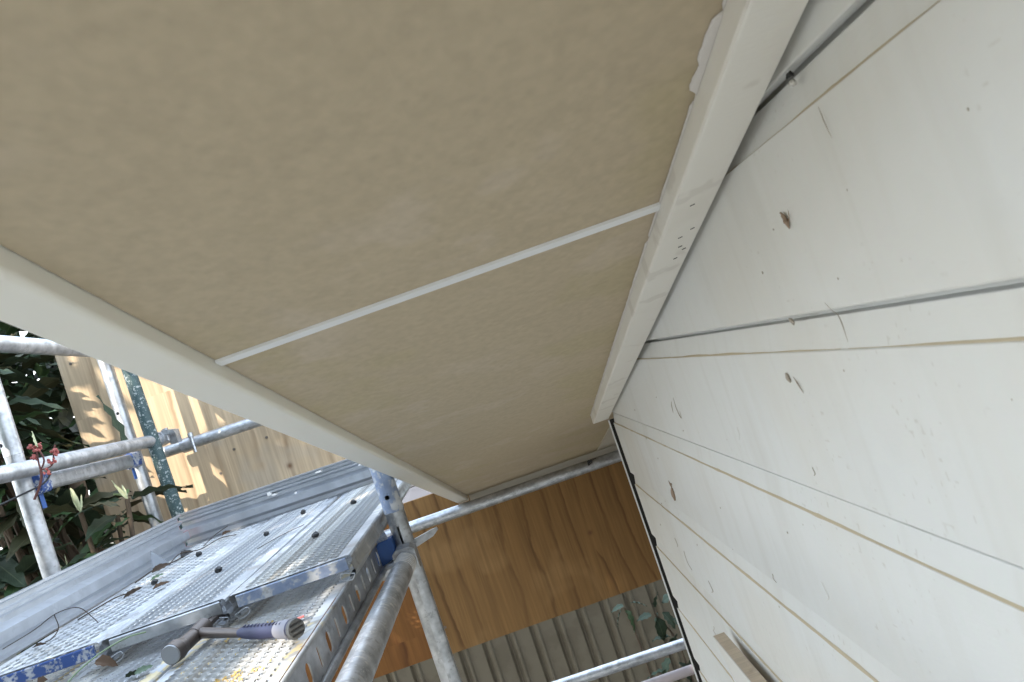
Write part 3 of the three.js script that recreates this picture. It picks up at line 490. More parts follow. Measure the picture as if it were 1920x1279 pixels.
// ---------- hoarding ----------
function board(label, x0, x1, h0, h1, d, m, ox, oy, screws, turn) {
  const t = thing('plywood_sheet', label, 'plywood', P((x0 + x1) / 2, h0, d), 'plywood sheets tied to the scaffold');
  part('sheet', box(x0, x1, h0, h1, d, d + 0.015, ox, oy), m, t);
  for (const [x, h] of screws) { part('screw', tube(P(x, h, d + 0.001), P(x, h, d - 0.003), 0.006, 10), mat.screw, t); }
  return t;
}
board('pale weathered plywood sheet dappled with sun behind the outer standards', -1.763, -0.600, -0.46, 0.86, 3.04, mat.plyOld, 0.1, 0.0, [[-1.71, 0.594], [-1.165, 0.02], [-1.018, 0.023], [-1.25, -0.06]]);
board('brown plywood sheet under the low end of the eave above the fence', -0.588, 0.95, -1.118, -0.44, 3.04, mat.plyNew, 0.0, 0.3, [[-0.55, -0.6], [-0.55, -1.0]]);
board('reddish knotty plywood sheet behind the inner standard', -1.80, -0.591, -1.106, -0.465, 3.042, mat.plyRed, 0.2, 0.1, [[-0.63, -0.7], [-0.63, -1.0]]);

{
  const t = thing('plywood_sheet', 'unseen plywood sheet added round the house corner to cut sky light', 'plywood', P(0.97, -1.2, 2.5), 'plywood sheets tied to the scaffold');  // unseen sheet, added to darken the brown plywood
  part('sheet', box(0.965, 0.98, -1.2, 0.9, 2.07, 3.04, 0.4, 0.2), mat.plyRed, t);
}
// ---------- fence, shed roof beyond ----------
{
  const t = thing('steel_fence', 'beige ribbed steel fence behind the plywood', 'fence', P(0, -E, 4.6)), pw = 0.163;
  for (let k = -20; k < 16; k++) { const x = k * pw + 0.03, j = rr(-0.004, 0.004);
    const pr = [[0, 0.03], [0.022, 0], [0.034, 0], [0.044, 0.012], [0.138, 0.012], [pw - 0.012, 0.03], [pw, 0.03]];
    const tr = []; for (let i = 0; i + 1 < pr.length; i++) tr.push(...quad(P(x + pr[i][0], -3.38, 4.6 + pr[i][1] * 1.3 + j), P(x + pr[i + 1][0], -3.38, 4.6 + pr[i + 1][1] * 1.3 + j), P(x + pr[i + 1][0], -1.32, 4.6 + pr[i + 1][1] * 1.3 + j), P(x + pr[i][0], -1.32, 4.6 + pr[i][1] * 1.3 + j)));
    part('fence_panel', raw(tr), mat.fence, t); }
  part('top_rail', box(-3.3, 2.6, -1.335, -1.29, 4.59, 4.66), mat.fence, t); part('bottom_rail', box(-3.3, 2.6, -3.39, -3.34, 4.59, 4.66), mat.fence, t);
}
{
  const t = thing('shed_roof', 'pale low shed roof strewn with litter beyond the plywood', 'roof', P(-1, -1.2, 6));
  const tr = []; for (let k = 0; k < 40; k++) { const x = -4.2 + k * 0.15, y = i => -1.02 + (i % 2 ? 0.03 : 0); tr.push(...quad(P(x, y(k), 5.0), P(x + 0.15, y(k + 1), 5.0), P(x + 0.15, y(k + 1) + 0.35, 8), P(x, y(k) + 0.35, 8))); }
  part('roof_sheet', raw(tr), M({ color: rgb(0.15, 0.12, 0.105), roughness: 0.85 }), t);
  part('gutter', tube(P(-4.2, -1.04, 4.97), P(1.8, -1.04, 4.97), 0.05, 12), M({ color: rgb(0.36, 0.29, 0.25), roughness: 0.7 }), t);
  part('wall', box(-4.1, 1.7, -E, -1.05, 5.1, 5.2), mat.fence, t);
  for (let i = 0; i < 14; i++) { const x = rr(-1.4, -0.2), d = rr(5.3, 6.8), h = -1.0 + 0.35 * (d - 5) / 3 + 0.02; part('litter', path([P(x, h, d), P(x + rr(0.05, 0.2), h + 0.015, d + rr(-0.05, 0.05)), P(x + rr(0.2, 0.3), h, d + rr(-0.1, 0.1))], rr(0.004, 0.008), 6, 5), mat.twig, t); }
}

// ---------- hammer ----------
{
  const y = LOW + 0.004, HM = (x, h, d) => P(x, y + h, d), t = thing('claw_hammer', 'steel claw hammer with blue rubber grip lying on the lower plank', 'hammer', HM(-0.6, 0, 1.2));
  const a = new THREE.Vector2(-0.662, 1.300), b = new THREE.Vector2(-0.410, 1.098), ax = b.clone().sub(a).normalize(), hd = new THREE.Vector2(-0.15, -0.988);   // handle from a to b; head points towards the camera
  const steel = M({ color: rgb(0.12, 0.10, 0.09), roughness: 0.45, metalness: 0.7 }), face = M({ color: rgb(0.26, 0.27, 0.28), roughness: 0.35, metalness: 0.6 });
  const at = (f, h, s) => HM(a.x + hd.x * f + ax.x * (s || 0), h, a.y + hd.y * f + ax.y * (s || 0));
  const head = part('head', merge([tube(at(0.012, 0.022), at(0.050, 0.020), 0.0125, 20, 0.0145), tube(at(0.050, 0.020), at(0.066, 0.020), 0.0145, 20, 0.0185), tube(at(0.066, 0.020), at(0.084, 0.020), 0.0185, 20, 0.018), tube(at(-0.022, 0.024), at(0.014, 0.022), 0.016, 16, 0.0135)]), steel, t);
  part('striking_face', tube(at(0.084, 0.020), at(0.0862, 0.020), 0.0172, 20, 0.0158), face, head);
  for (const s of [-1, 1]) part('claw', sweep([[0, 0.004], [0.0, 0.017], [0.013, 0.014], [0.012, 0.004]], (u, v, e) => at(e < 0.01 ? -0.012 : -0.012 - 0.088 * e, 0.010 + v * (1 - 0.72 * e) + 0.018 * Math.sin(e * 2.4) * 0.7 - 0.010 * e * e, s * (0.001 + u * (1 - 0.45 * e) + 0.004 * e)), true, 6, true), steel, head);
  const hp = f => HM(a.x + (b.x - a.x) * f, 0.021 - 0.004 * Math.sin(f * 3), a.y + (b.y - a.y) * f);
  part('neck', tube(hp(0), hp(0.46), 0.010, 14, 0.0075), steel, t);
  const grip = new THREE.LatheGeometry([[0.0085, 0], [0.0125, 0.012], [0.0165, 0.04], [0.0175, 0.08], [0.0165, 0.115], [0.0185, 0.150], [0.0205, 0.164], [0.0195, 0.168]].map(p => new THREE.Vector2(...p)), 24).scale(0.76, 1.02, 0.70);
  const dir = hp(1).sub(hp(0.43)).normalize(); grip.applyQuaternion(new THREE.Quaternion().setFromUnitVectors(new THREE.Vector3(0, 1, 0), dir)); const g0 = hp(0.43); grip.translate(g0.x, g0.y, g0.z);
  const gm = part('grip', flat(grip), M({ color: rgb(0.032, 0.036, 0.085), roughness: 0.6 }), t, 'navy blue rubber grip');
  const ge = g0.clone().addScaledVector(dir, 0.168);
  part('worn_band', tube(g0.clone().addScaledVector(dir, 0.124), g0.clone().addScaledVector(dir, 0.162), 0.0134, 24, 0.0154), M({ color: rgb(0.27, 0.265, 0.30), roughness: 0.75 }), gm, 'pale worn band');
  const capM = M({ color: rgb(0.11, 0.115, 0.12), roughness: 0.8, bumpMap: tSoffitB, bumpScale: 0.003 });
  part('end_cap', tube(ge, ge.clone().addScaledVector(dir, 0.006), 0.0162, 24, 0.0148), capM, gm, 'dark ribbed butt cap');
  const up = new THREE.Vector3(0, 1, 0), sd = dir.clone().cross(up).normalize(), upv = sd.clone().cross(dir);
  for (let i = -1; i <= 1; i++) { const c = ge.clone().addScaledVector(dir, 0.0062).addScaledVector(upv, i * 0.008); part('cap_rib', tube(c.clone().addScaledVector(sd, -0.011), c.clone().addScaledVector(sd, 0.011), 0.0016, 6), mat.black, gm); }
  for (let i = 0; i < 11; i++) { const c = g0.clone().addScaledVector(dir, 0.030 + i * 0.011).addScaledVector(upv, 0.0128).addScaledVector(sd, 0.004); part('grip_rib', tube(c.clone().addScaledVector(sd, -0.004), c.clone().addScaledVector(sd, 0.004).addScaledVector(dir, 0.004), 0.0012, 6), M({ color: rgb(0.07, 0.075, 0.13), roughness: 0.6 }), gm); }
  single('red_offcut', 'red plastic offcut behind the hammer grip', 'offcut', sweep([[0, 0], [0.035, 0.012], [0.075, 0.022], [0.072, 0.030], [0.03, 0.020], [0.0, 0.008]], (x, w, e) => P(-0.515 + x, LOW + 0.006 + (e ? 0.0018 : 0) + x * 0.06, 1.215 + w - x * 0.35)), M({ color: rgb(0.62, 0.17, 0.15), roughness: 0.6 }), P(-0.5, LOW, 1.2));
}

// ---------- litter on the decks ----------
{
  const peg = (x, y, i) => { const d = (DK + 0.006) / y, X = x * d, f = noise(8, 300 + i); const g = new THREE.DodecahedronGeometry(0.0085, 1), p = g.attributes.position; for (let k = 0; k < p.count; k++) { const s = 0.75 + 0.5 * f(p.getX(k) * 40 + 0.3, p.getY(k) * 40 + p.getZ(k) * 25); p.setXYZ(k, p.getX(k) * s, p.getY(k) * s * 0.85, p.getZ(k) * s); } g.computeVertexNormals(); g.translate(X, E + DK + 0.0085, -d);
    single('seed_pod', ['black seed pod by the far toe board', 'black seed pod in the middle of the inner plank', 'black seed pod on the seam of the upper planks', 'large black seed pod on the middle plank', 'small black seed pod next to the standard', 'black seed pod beside the leaf litter', 'tiny black seed pod on the outer plank'][i], 'seed pod', flat(g), mat.black, P(X, DK, d)); };
  [[-0.319, -0.1105], [-0.3128, -0.1471], [-0.3771, -0.1223], [-0.456, -0.1483], [-0.2477, -0.1204], [-0.545, -0.1350], [-0.475, -0.1180]].forEach(([x, y], i) => peg(x, y, i));
  const twig = (label, pts, r) => single('twig', label, 'twig', path(pts.map(([x, h, d]) => P(x, DK + h, d)), r, 24, 5), mat.twig, P(pts[0][0], DK, pts[0][2]));
  twig('thin arched tendril on the outer plank by the toe board', [[-1.155, 0.024, 1.50], [-1.11, 0.035, 1.54], [-1.07, 0.050, 1.56], [-1.03, 0.046, 1.57], [-1.00, 0.018, 1.56], [-0.985, 0.003, 1.55]], 0.0010);
  twig('short upright tendril stem under the arched tendril', [[-1.075, 0.048, 1.56], [-1.068, 0.020, 1.55], [-1.075, 0.006, 1.53], [-1.09, 0.004, 1.53]], 0.0011);
  twig('dark straight twig along the outer plank', [[-1.11, 0.004, 1.68], [-1.08, 0.010, 1.73], [-1.06, 0.012, 1.77], [-1.04, 0.006, 1.80]], 0.0016);
  twig('long dark twig lying beside the outer toe board', [[-1.13, 0.004, 1.98], [-1.11, 0.012, 2.06], [-1.09, 0.006, 2.14], [-1.06, 0.010, 2.20]], 0.0020);
  twig('crooked twig by the plastic scrap at the toe board', [[-1.10, 0.004, 2.12], [-1.08, 0.02, 2.16], [-1.04, 0.008, 2.20], [-1.00, 0.012, 2.28], [-0.96, 0.004, 2.30]], 0.0014);
  twig('thin twig across the middle upper plank', [[-0.72, 0.004, 1.82], [-0.68, 0.006, 1.90], [-0.64, 0.003, 1.98]], 0.0009);
  twig('rusty twig at the corner of the toe boards', [[-1.07, 0.004, 2.30], [-1.05, 0.02, 2.36], [-1.02, 0.03, 2.40]], 0.0013);
}
// leaves: a folded, arched blade with its tip along +z
function blade(L, W, fold, arch, seg = 7) {
  const pos = [], uv = [], idx = [];
  for (let i = 0; i <= seg; i++) { const t = i / seg, w = W * Math.pow(Math.sin(Math.PI * Math.pow(t, 0.8)), 0.85) * 0.5 + 0.0008, y = -arch * L * t * t, z = L * t;
    for (const s of [-1, -0.5, 0, 0.5, 1]) { pos.push(s * w, y + Math.abs(s) * w * fold * (2 - Math.abs(s)) * 0.6 + 0.006 * W / 0.07 * Math.sin(t * 22 + s * 2) * Math.abs(s), z - Math.abs(s) * w * 0.15); uv.push(0.5 + s * 0.5, t); } }
  for (let i = 0; i < seg; i++) for (let k = 0; k < 4; k++) { const a = i * 5 + k; idx.push(a, a + 5, a + 1, a + 1, a + 5, a + 6); }
  const g = new THREE.BufferGeometry(); g.setAttribute('position', new THREE.Float32BufferAttribute(pos, 3)); g.setAttribute('uv', new THREE.Float32BufferAttribute(uv, 2)); g.setIndex(idx); g.computeVertexNormals(); return g;
}
const up = new THREE.Vector3(0, 1, 0);
function orient(dir, roll = 0) { const z = dir.clone().normalize(), x = new THREE.Vector3().crossVectors(up, z); if (x.lengthSq() < 1e-4) x.set(1, 0, 0); x.normalize(); const y = new THREE.Vector3().crossVectors(z, x); return new THREE.Quaternion().setFromRotationMatrix(new THREE.Matrix4().makeBasis(x, y, z)).multiply(new THREE.Quaternion().setFromAxisAngle(new THREE.Vector3(0, 0, 1), roll)); }
function leafAt(g, p, dir, roll, s = 1) { return g.clone().scale(s, s, s).applyQuaternion(orient(dir, roll)).translate(p.x, p.y, p.z); }
{
  const lf = (label, x, h, d, dir, roll, L0, W0, m, fold = 0.4, arch = 0.2, L = L0 * 0.66, W = W0 * 0.62) => single('fallen_leaf', label, 'leaf', flat(leafAt(blade(L, W, fold, arch), P(x, h, d), new THREE.Vector3(...dir), roll)), m, P(x, h, d));
  // fresh leaf with its stalk hanging over the blue plank end
  const t = thing('fallen_leaf', 'green leaf with curved stalk lying over the bright blue plank end', 'leaf', P(-0.93, LOW + 0.01, 1.25));
  part('blade', flat(leafAt(blade(0.16, 0.072, 0.3, 0.05), P(-0.872, LOW + 0.016, 1.205), new THREE.Vector3(-1, -0.03, 0.35), 0.15)), mat.leafBright, t);
  part('stalk', path([P(-0.872, LOW + 0.016, 1.205), P(-0.862, LOW + 0.034, 1.232), P(-0.83, LOW + 0.052, 1.27), P(-0.79, LOW + 0.058, 1.31), P(-0.765, LOW + 0.053, 1.325)], 0.0014, 20, 6), M({ color: rgb(0.20, 0.27, 0.15), roughness: 0.6 }), t);
  lf('dry brown leaf caught under the blue plank end', -0.875, LOW + 0.030, 1.335, [0.9, -0.30, 0.05], 0.5, 0.06, 0.035, mat.dry, 0.9, 0.3);
  lf('second dry brown leaf curled under the blue plank end', -0.96, LOW + 0.03, 1.325, [-0.9, -0.25, 0.0], -0.6, 0.07, 0.04, mat.dry, 1.0, 0.3);
  lf('small green leaf scrap on the lower plank', -0.745, LOW + 0.012, 1.222, [0.7, 0.06, -0.4], 0.5, 0.045, 0.022, mat.leafMid, 0.5, 0.1);
  lf('dark green leaf scrap on the lower plank', -0.765, LOW + 0.010, 1.228, [0.9, 0.1, -0.2], -0.7, 0.045, 0.024, mat.leafDark, 0.5, 0.1);
  lf('green leaf scrap on the outer plank by the toe board', -1.045, DK + 0.006, 1.90, [0.9, 0.2, -0.4], 0.4, 0.055, 0.022, mat.leafMid, 0.6, 0.1);
  lf('curled brown leaf on the seam of the outer plank', -0.935, DK + 0.010, 1.70, [0.8, 0.1, -0.6], 0.4, 0.06, 0.022, mat.dry, 1.3, 0.1);
  lf('dark curled leaf on the outer plank mesh', -1.03, DK + 0.008, 1.74, [0.9, 0.1, -0.35], 0.6, 0.07, 0.024, mat.dryDark, 1.2, -0.1);
  lf('dark dead leaf by the arched tendril', -1.095, DK + 0.006, 1.50, [0.9, 0.1, 0.3], 0.4, 0.055, 0.015, mat.dryDark, 1.2, 0.1);
  lf('dark rotting leaf by the outer toe board', -1.10, DK + 0.010, 2.02, [0.5, 0.1, -0.8], 0.8, 0.09, 0.03, mat.dryDark, 1.2, 0.1);
  lf('black clump of leaf beside the plastic scrap', -1.08, DK + 0.010, 2.16, [0.6, 0.2, -0.6], 0.8, 0.06, 0.035, mat.black, 1.2, 0.3);
  lf('dead leaf at the far end of the outer plank', -1.03, DK + 0.010, 2.36, [0.8, 0.3, 0.2], 0.8, 0.05, 0.02, mat.dry, 1.2, 0.3);
  single('plastic_scrap', 'thin milky plastic scrap standing against the outer toe board', 'plastic scrap', sweep([[0, 0], [0.062, -0.004], [0.012, 0.058]], (w, h, e) => P(-1.145 + w * 0.8 + (e ? 0.0008 : 0), DK + 0.004 + h, 2.11 + w * 0.3)), new THREE.MeshPhysicalMaterial({ color: rgb(0.75, 0.78, 0.82), roughness: 0.35, transmission: 0.85, side: THREE.DoubleSide }), P(-1.12, DK, 2.12));
  // sawdust crumbs
  const crumb = M({ color: rgb(0.62, 0.45, 0.18), roughness: 1 }), gs = [];
  for (let i = 0; i < 160; i++) { const c = i % 3, x = [-0.50, -0.57, -0.62][c] + rr(-1, 1) * rr(0, 0.06), d = [1.06, 1.27, 1.04][c] + rr(-1, 1) * rr(0, 0.035) - (x + 0.55) * 0.2; gs.push(new THREE.TetrahedronGeometry(rr(0.0012, 0.0042)).rotateX(rr(0, 3)).rotateY(rr(0, 3)).translate(x, E + LOW + 0.0025, -d)); }
  const sw = new THREE.Mesh(merge(gs), crumb); sw.name = 'sawdust'; sw.userData = { kind: 'stuff', label: 'yellow sawdust crumbs scattered round the hammer', category: 'sawdust' }; sw.castShadow = sw.receiveShadow = true; scene.add(sw);
}

// ---------- foliage ----------
const leafGeos = [blade(0.27, 0.085, 0.45, 0.25), blade(0.22, 0.075, 0.6, 0.42), blade(0.30, 0.090, 0.35, 0.12), blade(0.18, 0.06, 0.5, 0.3)];
const youngGeo = blade(0.085, 0.014, 0.9, -0.05);
function twigTo(a, b, r) { const m = a.clone().lerp(b, 0.5).add(new THREE.Vector3(rr(-0.05, 0.05), -0.06, rr(-0.05, 0.05))); return path([a, m, b], r, 10, 5); }
function loquat(label, base, top, whorls, budget, rest, restBox) {
  const t = thing('leafy_tree', label, 'tree', P(base[0], -E, base[2]), 'broad leaved trees beside the scaffold');
  const tk = [P(base[0], -E, base[2]), P(base[0] + 0.1, -E * 0.6, base[2] - 0.05), P(top[0], top[1], top[2])], cv = new THREE.CatmullRomCurve3(tk);
  part('trunk', merge([tube(tk[0], tk[1], 0.07, 12, 0.055), tube(tk[1], tk[2], 0.055, 12, 0.03)]), mat.bark, t);
  const mats = [mat.leafDark, mat.leafDark, mat.leafMid, mat.leafOlive];
  for (const [x, h, d, n, young] of whorls) {
    const c = P(x, h, d), from = cv.getPoint(sat(0.45 + rr(0, 0.5)));
    const limb = part('limb', twigTo(from, c, 0.009), mat.bark, t);
    const ph = rr(0, 6);
    for (let k = 0; k < n; k++) { const a = ph + k * 2.4, el = rr(-0.5, 0.45), dir = new THREE.Vector3(Math.cos(a) * Math.cos(el), Math.sin(el), Math.sin(a) * Math.cos(el)); const m = part('leaf', leafGeos[0].clone().scale(0.001, 0.001, 0.001), mats[Math.floor(rnd() * 4)], t); m.geometry = leafGeos[Math.floor(rnd() * 4)]; m.position.copy(c).sub(origin(t)).addScaledVector(dir, 0.02); m.quaternion.copy(orient(dir, rr(-0.5, 0.5))); const s = rr(0.75, 1.15); m.scale.setScalar(s); }
    for (let k = 0; k < young; k++) { const dir = new THREE.Vector3(rr(-0.35, 0.35), 1, rr(-0.35, 0.35)); const m = part('young_leaf', youngGeo, mat.leafYoung, t); m.geometry = youngGeo; m.position.copy(c).sub(origin(t)); m.quaternion.copy(orient(dir, rr(0, 6))); m.scale.setScalar(rr(0.7, 1.2)); }
  }
  const gs = [[], [], []];
  for (let i = 0; i < rest; i++) { const b = restBox, p = P(rr(b[0], b[1]), rr(b[2], b[3]), rr(b[4], b[5])), el = rr(-0.9, 0.5), a = rr(0, 6.28); gs[i % 3].push(leafAt(leafGeos[i % 4], p, new THREE.Vector3(Math.cos(a) * Math.cos(el), Math.sin(el), Math.sin(a) * Math.cos(el)), rr(-0.8, 0.8), rr(0.7, 1.15))); }
  gs.forEach((g, i) => { if (g.length) { const m = part('crown', merge(g), mats[[0, 2, 3][i]], t); m.userData.kind = 'stuff'; } });
  return t;
}
loquat('dark broad leaved tree with pale young shoots between the outer standards', [-2.0, 0, 3.0], [-1.75, 0.2, 2.9], [
  [-1.60, -0.165, 2.62, 9, 0], [-1.58, -0.02, 2.58, 6, 4], [-1.44, -0.03, 2.64, 4, 3], [-1.86, 0.22, 2.75, 8, 0], [-1.88, 0.30, 2.72, 8, 3], [-1.93, 0.48, 2.82, 7, 4],
  [-1.96, 0.42, 2.70, 8, 0], [-1.98, 0.14, 2.74, 9, 2], [-2.02, -0.08, 2.70, 9, 0], [-1.80, -0.02, 2.80, 9, 0], [-2.0, 0.64, 2.85, 8, 0], [-2.08, 0.70, 2.9, 8, 2], [-1.95, -0.3, 2.72, 8, 0],
  [-1.72, -0.34, 2.72, 8, 0], [-1.50, -0.30, 2.84, 7, 0], [-2.2, 0.28, 2.95, 8, 2], [-2.25, 0.0, 2.95, 8, 0], [-1.82, 0.36, 2.66, 5, 2], [-2.1, 0.5, 3.05, 9, 0], [-1.82, 0.08, 2.70, 8, 0], [-1.88, 0.20, 2.62, 8, 0], [-1.98, 0.66, 2.72, 7, 0], [-2.02, 0.80, 2.86, 6, 0], [-1.90, -0.18, 2.62, 8, 0], [-1.70, -0.22, 2.60, 7, 2], [-1.55, -0.08, 2.74, 7, 0], [-1.98, 0.30, 2.86, 8, 0], [-1.88, 0.44, 2.62, 7, 0], [-1.64, -0.42, 2.66, 7, 0], [-1.96, 0.58, 2.74, 8, 0], [-1.92, 0.06, 2.66, 6, 2]], 0, 2600, [-3.3, -1.80, -0.7, 1.25, 3.1, 4.4]);
loquat('bright leaved branch reaching over the top guard rail', [-1.9, 0, 1.75], [-1.62, 0.35, 1.95], [[-1.43, 0.44, 1.95, 0, 0]], 0, 0, null).traverse(o => o);
{ const t = scene.children[scene.children.length - 1];
  for (const [x, h, d, dir, s] of [[-1.475, 0.445, 1.98, [0.55, -0.75, 0.1], 1.0], [-1.47, 0.40, 1.97, [0.35, -0.9, 0.2], 0.85], [-1.50, 0.46, 1.99, [0.9, -0.25, 0.05], 0.7], [-1.49, 0.37, 1.96, [0.2, -1, 0.1], 0.7]]) { const m = part('leaf', leafGeos[3], mat.leafBright, t); m.geometry = leafGeos[3]; m.position.copy(P(x, h, d)).sub(origin(t)); m.quaternion.copy(orient(new THREE.Vector3(...dir), 0.6)); m.scale.setScalar(s); } }
{ const t = scene.children.find(o => o.name === 'leafy_tree'), m = part('leaf', leafGeos[2], mat.leafDark, t); m.geometry = leafGeos[2]; m.position.copy(P(-1.375, 0.145, 2.62)).sub(origin(t)); m.quaternion.copy(orient(new THREE.Vector3(-0.12, 1, -0.12), 0.9)); m.scale.set(0.8, 0.8, 0.78); }
// red flower stalk in front of the guard rail
{
  const t = thing('flower_stalk', 'red budded flower stalk in front of the guard rail by the outer standard', 'flower', P(-1.27, 0.0, 1.93));
  const st = M({ color: rgb(0.10, 0.035, 0.03), roughness: 0.8 }), red = M({ color: rgb(0.30, 0.075, 0.065), roughness: 0.7 }), S = (x, h) => P(x * 1.93, h * 1.93, 1.93);
  part('stem', path([S(-0.667, 0.030), S(-0.655, 0.045), S(-0.648, 0.058), S(-0.6465, 0.066)], 0.0032, 16, 6), st, t);
  part('stem', path([S(-0.6465, 0.066), S(-0.646, 0.078), S(-0.644, 0.094)], 0.0022, 12, 6), st, t); part('stem', path([S(-0.6465, 0.066), S(-0.638, 0.078), S(-0.640, 0.094)], 0.0022, 12, 6), st, t); part('stem', path([S(-0.6465, 0.066), S(-0.630, 0.068), S(-0.622, 0.084), S(-0.617, 0.094)], 0.0022, 14, 6), st, t);
  const bl = (x, h, n, r) => { const gs = []; for (let i = 0; i < n; i++) gs.push(new THREE.IcosahedronGeometry(rr(0.0022, 0.0048), 0).scale(1, 1.4, 1).rotateX(rr(0, 3)).translate(rr(-r, r) + x * 1.93, E + h * 1.93 + rr(-r, r), -1.93 + rr(-r, r))); part('blossom', merge(gs), red, t); };
  bl(-0.6435, 0.098, 24, 0.012); bl(-0.651, 0.086, 8, 0.007); bl(-0.622, 0.083, 10, 0.008); bl(-0.628, 0.073, 10, 0.008); bl(-0.638, 0.061, 12, 0.008);
  const y = part('young_leaf', youngGeo, mat.leafYoung, t); y.geometry = youngGeo; y.position.copy(S(-0.640, 0.098)).sub(origin(t)); y.quaternion.copy(orient(new THREE.Vector3(0.1, 1, 0.1), 1)); y.scale.set(0.9, 0.9, 0.55);
}
// climbing plants in front of the fence
{
  const small = blade(0.11, 0.06, 0.4, 0.3);
  const vine = (label, pts, leaves) => { const t = thing('climbing_plant', label, 'plant', P(pts[0][0], -E, pts[0][2]), 'climbers by the fence'); part('stem', path([P(pts[0][0], -E, pts[0][2]), ...pts.map(p => P(...p))], 0.006, 24, 5), mat.bark, t);
    for (const [x, h, d, a, b, c, s, mm] of leaves) { const m = part('leaf', small, mm ? mat.leafMid : mat.leafDark, t); m.geometry = small; m.position.copy(P(x, h, d)).sub(origin(t)); m.quaternion.copy(orient(new THREE.Vector3(a, b, c), rr(-0.5, 0.5))); m.scale.setScalar(s); } };
  vine('dark leaved climber at the fence beside the house corner', [[0.50, -2.0, 3.9], [0.48, -1.75, 3.9], [0.42, -1.6, 3.9]], [[0.44, -1.60, 3.9, -0.6, -0.8, 0.2, 1.1], [0.42, -1.62, 3.88, 0.1, -1, 0.2, 1.2], [0.46, -1.60, 3.88, 0.5, -0.8, 0.3, 1.0], [0.40, -1.60, 3.9, -1, 0.2, 0.1, 0.8], [0.48, -1.56, 3.9, 0.8, 0.5, 0.2, 1.1], [0.44, -1.57, 3.9, 0.1, 1, 0.2, 0.9], [0.5, -1.66, 3.9, 0.7, -0.7, 0.2, 1], [0.42, -1.86, 3.9, -0.8, -0.6, 0.2, 1.2], [0.46, -1.9, 3.9, 0.4, -0.9, 0.2, 1.3], [0.44, -1.8, 3.86, 0.2, 0.8, 0.3, 1.2], [0.5, -1.82, 3.9, 1, 0.1, 0.2, 1.3], [0.42, -2.0, 3.9, -0.5, -0.8, 0.2, 1.3], [0.5, -1.95, 3.88, 0.3, 0.8, 0.3, 1.2], [0.39, -1.92, 3.9, -1, 0.3, 0, 1.1], [0.46, -1.75, 3.9, -0.7, 0.4, 0.2, 1.0]]);
  vine('green leaf sprig hanging below the brown plywood', [[0.30, -2.2, 4.1], [0.29, -1.7, 4.0], [0.27, -1.52, 3.9]], [[0.27, -1.53, 3.9, 0.35, -1, 0.1, 1.15, 1], [0.25, -1.52, 3.9, -0.6, -0.5, 0.1, 0.8], [0.31, -1.50, 3.9, 1, -0.2, 0.1, 0.8], [0.27, -1.50, 3.9, -1, 0.1, 0.1, 0.7]]);
  vine('blue green broad leaf clump below the reddish plywood', [[-0.95, -2.2, 3.5], [-0.9, -1.5, 3.45]], [[-0.92, -1.33, 3.4, 1, 0.1, 0.3, 1.9], [-0.86, -1.36, 3.4, 0.6, -0.7, 0.2, 1.5], [-0.98, -1.33, 3.4, -0.8, -0.3, 0.2, 1.5], [-1.1, -1.36, 3.4, -0.7, -0.5, 0.1, 1.3], [-0.8, -1.38, 3.4, 0.9, -0.4, 0.1, 1.2], [-1.05, -1.38, 3.35, 0.3, -0.9, 0.1, 1.4]]);
}
{
  const t = thing('light_blocking_hedge', 'unseen tall hedge added past the house corner to cut sky light', 'hedge', P(2.2, -E, 3.4)), gs = [];  // out-of-view hedge, added to keep sky light off plywood and fence
  for (let i = 0; i < 1500; i++) { const p = P(rr(1.5, 2.9), rr(-3.3, 0.4), rr(2.2, 5.6)), a = rr(0, 6.28), el = rr(-0.9, 0.4); gs.push(leafAt(leafGeos[i % 4], p, new THREE.Vector3(Math.cos(a) * Math.cos(el), Math.sin(el), Math.sin(a) * Math.cos(el)), rr(-0.8, 0.8), 1.1)); }
  const m = part('foliage', merge(gs), mat.leafDark, t); m.userData.kind = 'stuff';
  for (let i = 0; i < 5; i++) part('stem', tube(P(2.1, -E, 2.5 + i * 0.7), P(2.2, -0.2, 2.5 + i * 0.7), 0.03, 8), mat.bark, t);
}
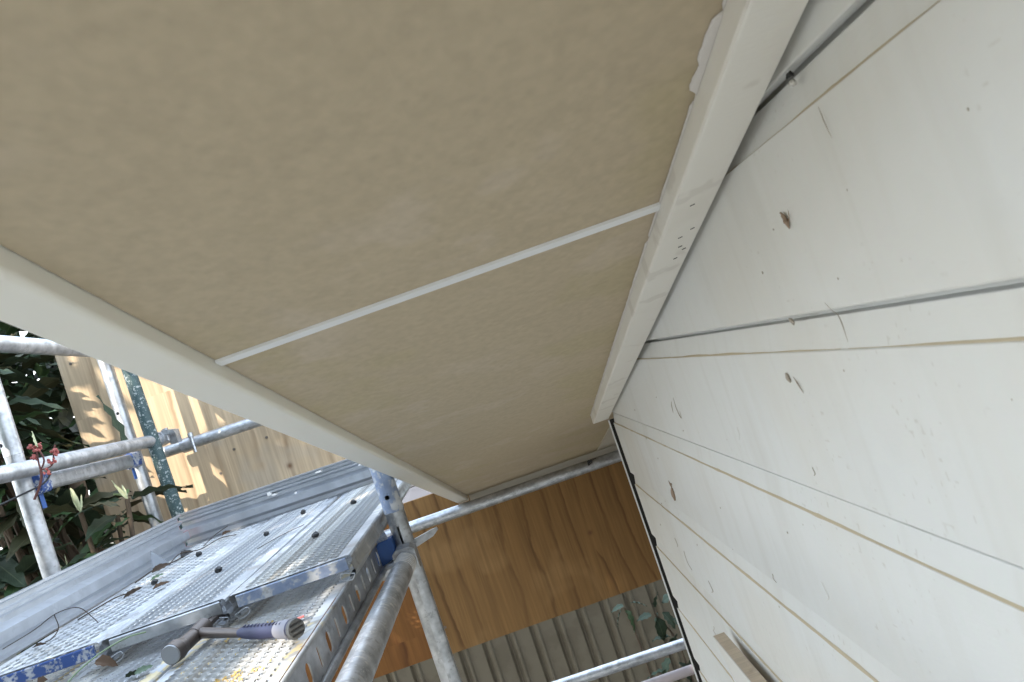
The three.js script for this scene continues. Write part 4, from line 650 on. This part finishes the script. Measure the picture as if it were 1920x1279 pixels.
// the tree that keeps the sun off the gable: stands to the left and behind, out of view
{
  const base = P(-3.4, -E, -2.2), t = thing('shade_tree', 'tall dense garden tree shading the gable from the low sun', 'tree', base);
  const e1 = new THREE.Vector3().crossVectors(SUN, up).normalize(), e2 = new THREE.Vector3().crossVectors(e1, SUN).normalize();
  const pq = v => [v.dot(e1), v.dot(e2)];
  const plyC = pq(P(-1.30, 0.18, 3.04)), patch = [[...pq(P(-0.47, LOW, 0.98)), 0.07], [...pq(P(-0.55, LOW, 1.02)), 0.05], ...[[-0.24, -0.74], [-0.465, -0.68], [-0.5, -0.89], [-0.15, -0.60], [-0.70, -0.93]].map(([x, h]) => [...pq(P(x, h, 3.04)), -0.005])];  // crown gaps placed so that sun lands on chosen spots
  let p0 = 1e9, p1 = -1e9, q0 = 1e9, q1 = -1e9; for (const x of [-2.0, 0.45]) for (const h of [-1.7, 0.9]) for (const d of [-2.0, 3.3]) { const [a, b] = pq(P(x, h, d)); p0 = Math.min(p0, a); p1 = Math.max(p1, a); q0 = Math.min(q0, b); q1 = Math.max(q1, b); }
  const area = (p1 - p0) * (q1 - q0), N = Math.round(area * 5.5 / 0.0085), gs = [], lg = [blade(0.20, 0.085, 0.3, 0.2, 3), blade(0.24, 0.10, 0.3, 0.3, 3)], thin = fbm(6, 411, 3);
  for (let i = 0; i < N; i++) {
    const p = rr(p0 - 0.2, p1 + 0.2), q = rr(q0 - 0.2, q1 + 0.2), k = rr(0, 1), inPly = Math.abs(p - plyC[0]) < 0.62 && q - plyC[1] < 0.6 && q - plyC[1] > -0.40;
    if (inPly && thin(p * 0.35, q * 0.35) > 0.45 + 0.15 * rnd()) continue;
    if (patch.some(([a, b, r]) => Math.hypot(p - a, q - b) < r + 0.08)) continue;
    // distance towards the sun, measured from a plane through the scene
    const at = e1.clone().multiplyScalar(p).addScaledVector(e2, q).addScaledVector(SUN, P(-0.8, 0, 1.5).dot(SUN) - (inPly ? 2.0 + 1.8 * k : 3.4 + 2.6 * k));
    const el = rr(-1.2, 0.6), a = rr(0, 6.28); gs.push(leafAt(lg[i % 2], at, new THREE.Vector3(Math.cos(a) * Math.cos(el), Math.sin(el), Math.sin(a) * Math.cos(el)), rr(-1, 1), rr(0.8, 1.2)));
  }
  { const [a0, b0] = pq(P(0.0, -0.88, 3.04)); for (let i = 0; i < 40; i++) { const at = e1.clone().multiplyScalar(a0 + rr(-0.14, 0.14)).addScaledVector(e2, b0 + rr(-0.14, 0.14)).addScaledVector(SUN, P(-0.8, 0, 1.5).dot(SUN) - rr(3.5, 5.6)); gs.push(leafAt(lg[i % 2], at, new THREE.Vector3(rr(-1, 1), rr(-0.8, 0.4), rr(-1, 1)), rr(-1, 1), 1.1)); } }  // extra leaves added to close a stray sunbeam on the brown plywood
  const m = part('crown', merge(gs), mat.leafMid, t); m.userData.kind = 'stuff';
  part('trunk', merge([tube(base, P(-3.2, 0.2, -2.0), 0.16, 14, 0.12), tube(P(-3.2, 0.2, -2.0), P(-2.9, 2.2, -1.8), 0.12, 12, 0.06)]), mat.bark, t);
  for (let i = 0; i < 9; i++) { const a = P(-3.2 + i * 0.03, 0.3 + i * 0.2, -2.0), b = gs.length ? new THREE.Vector3().fromBufferAttribute(gs[Math.floor(gs.length * (i + 0.5) / 9)].attributes.position, 0) : a; part('limb', twigTo(a, b, 0.025), mat.bark, t); }
  console.log('shade leaves', gs.length, 'of', N);
}
renderer.render(scene, camera);
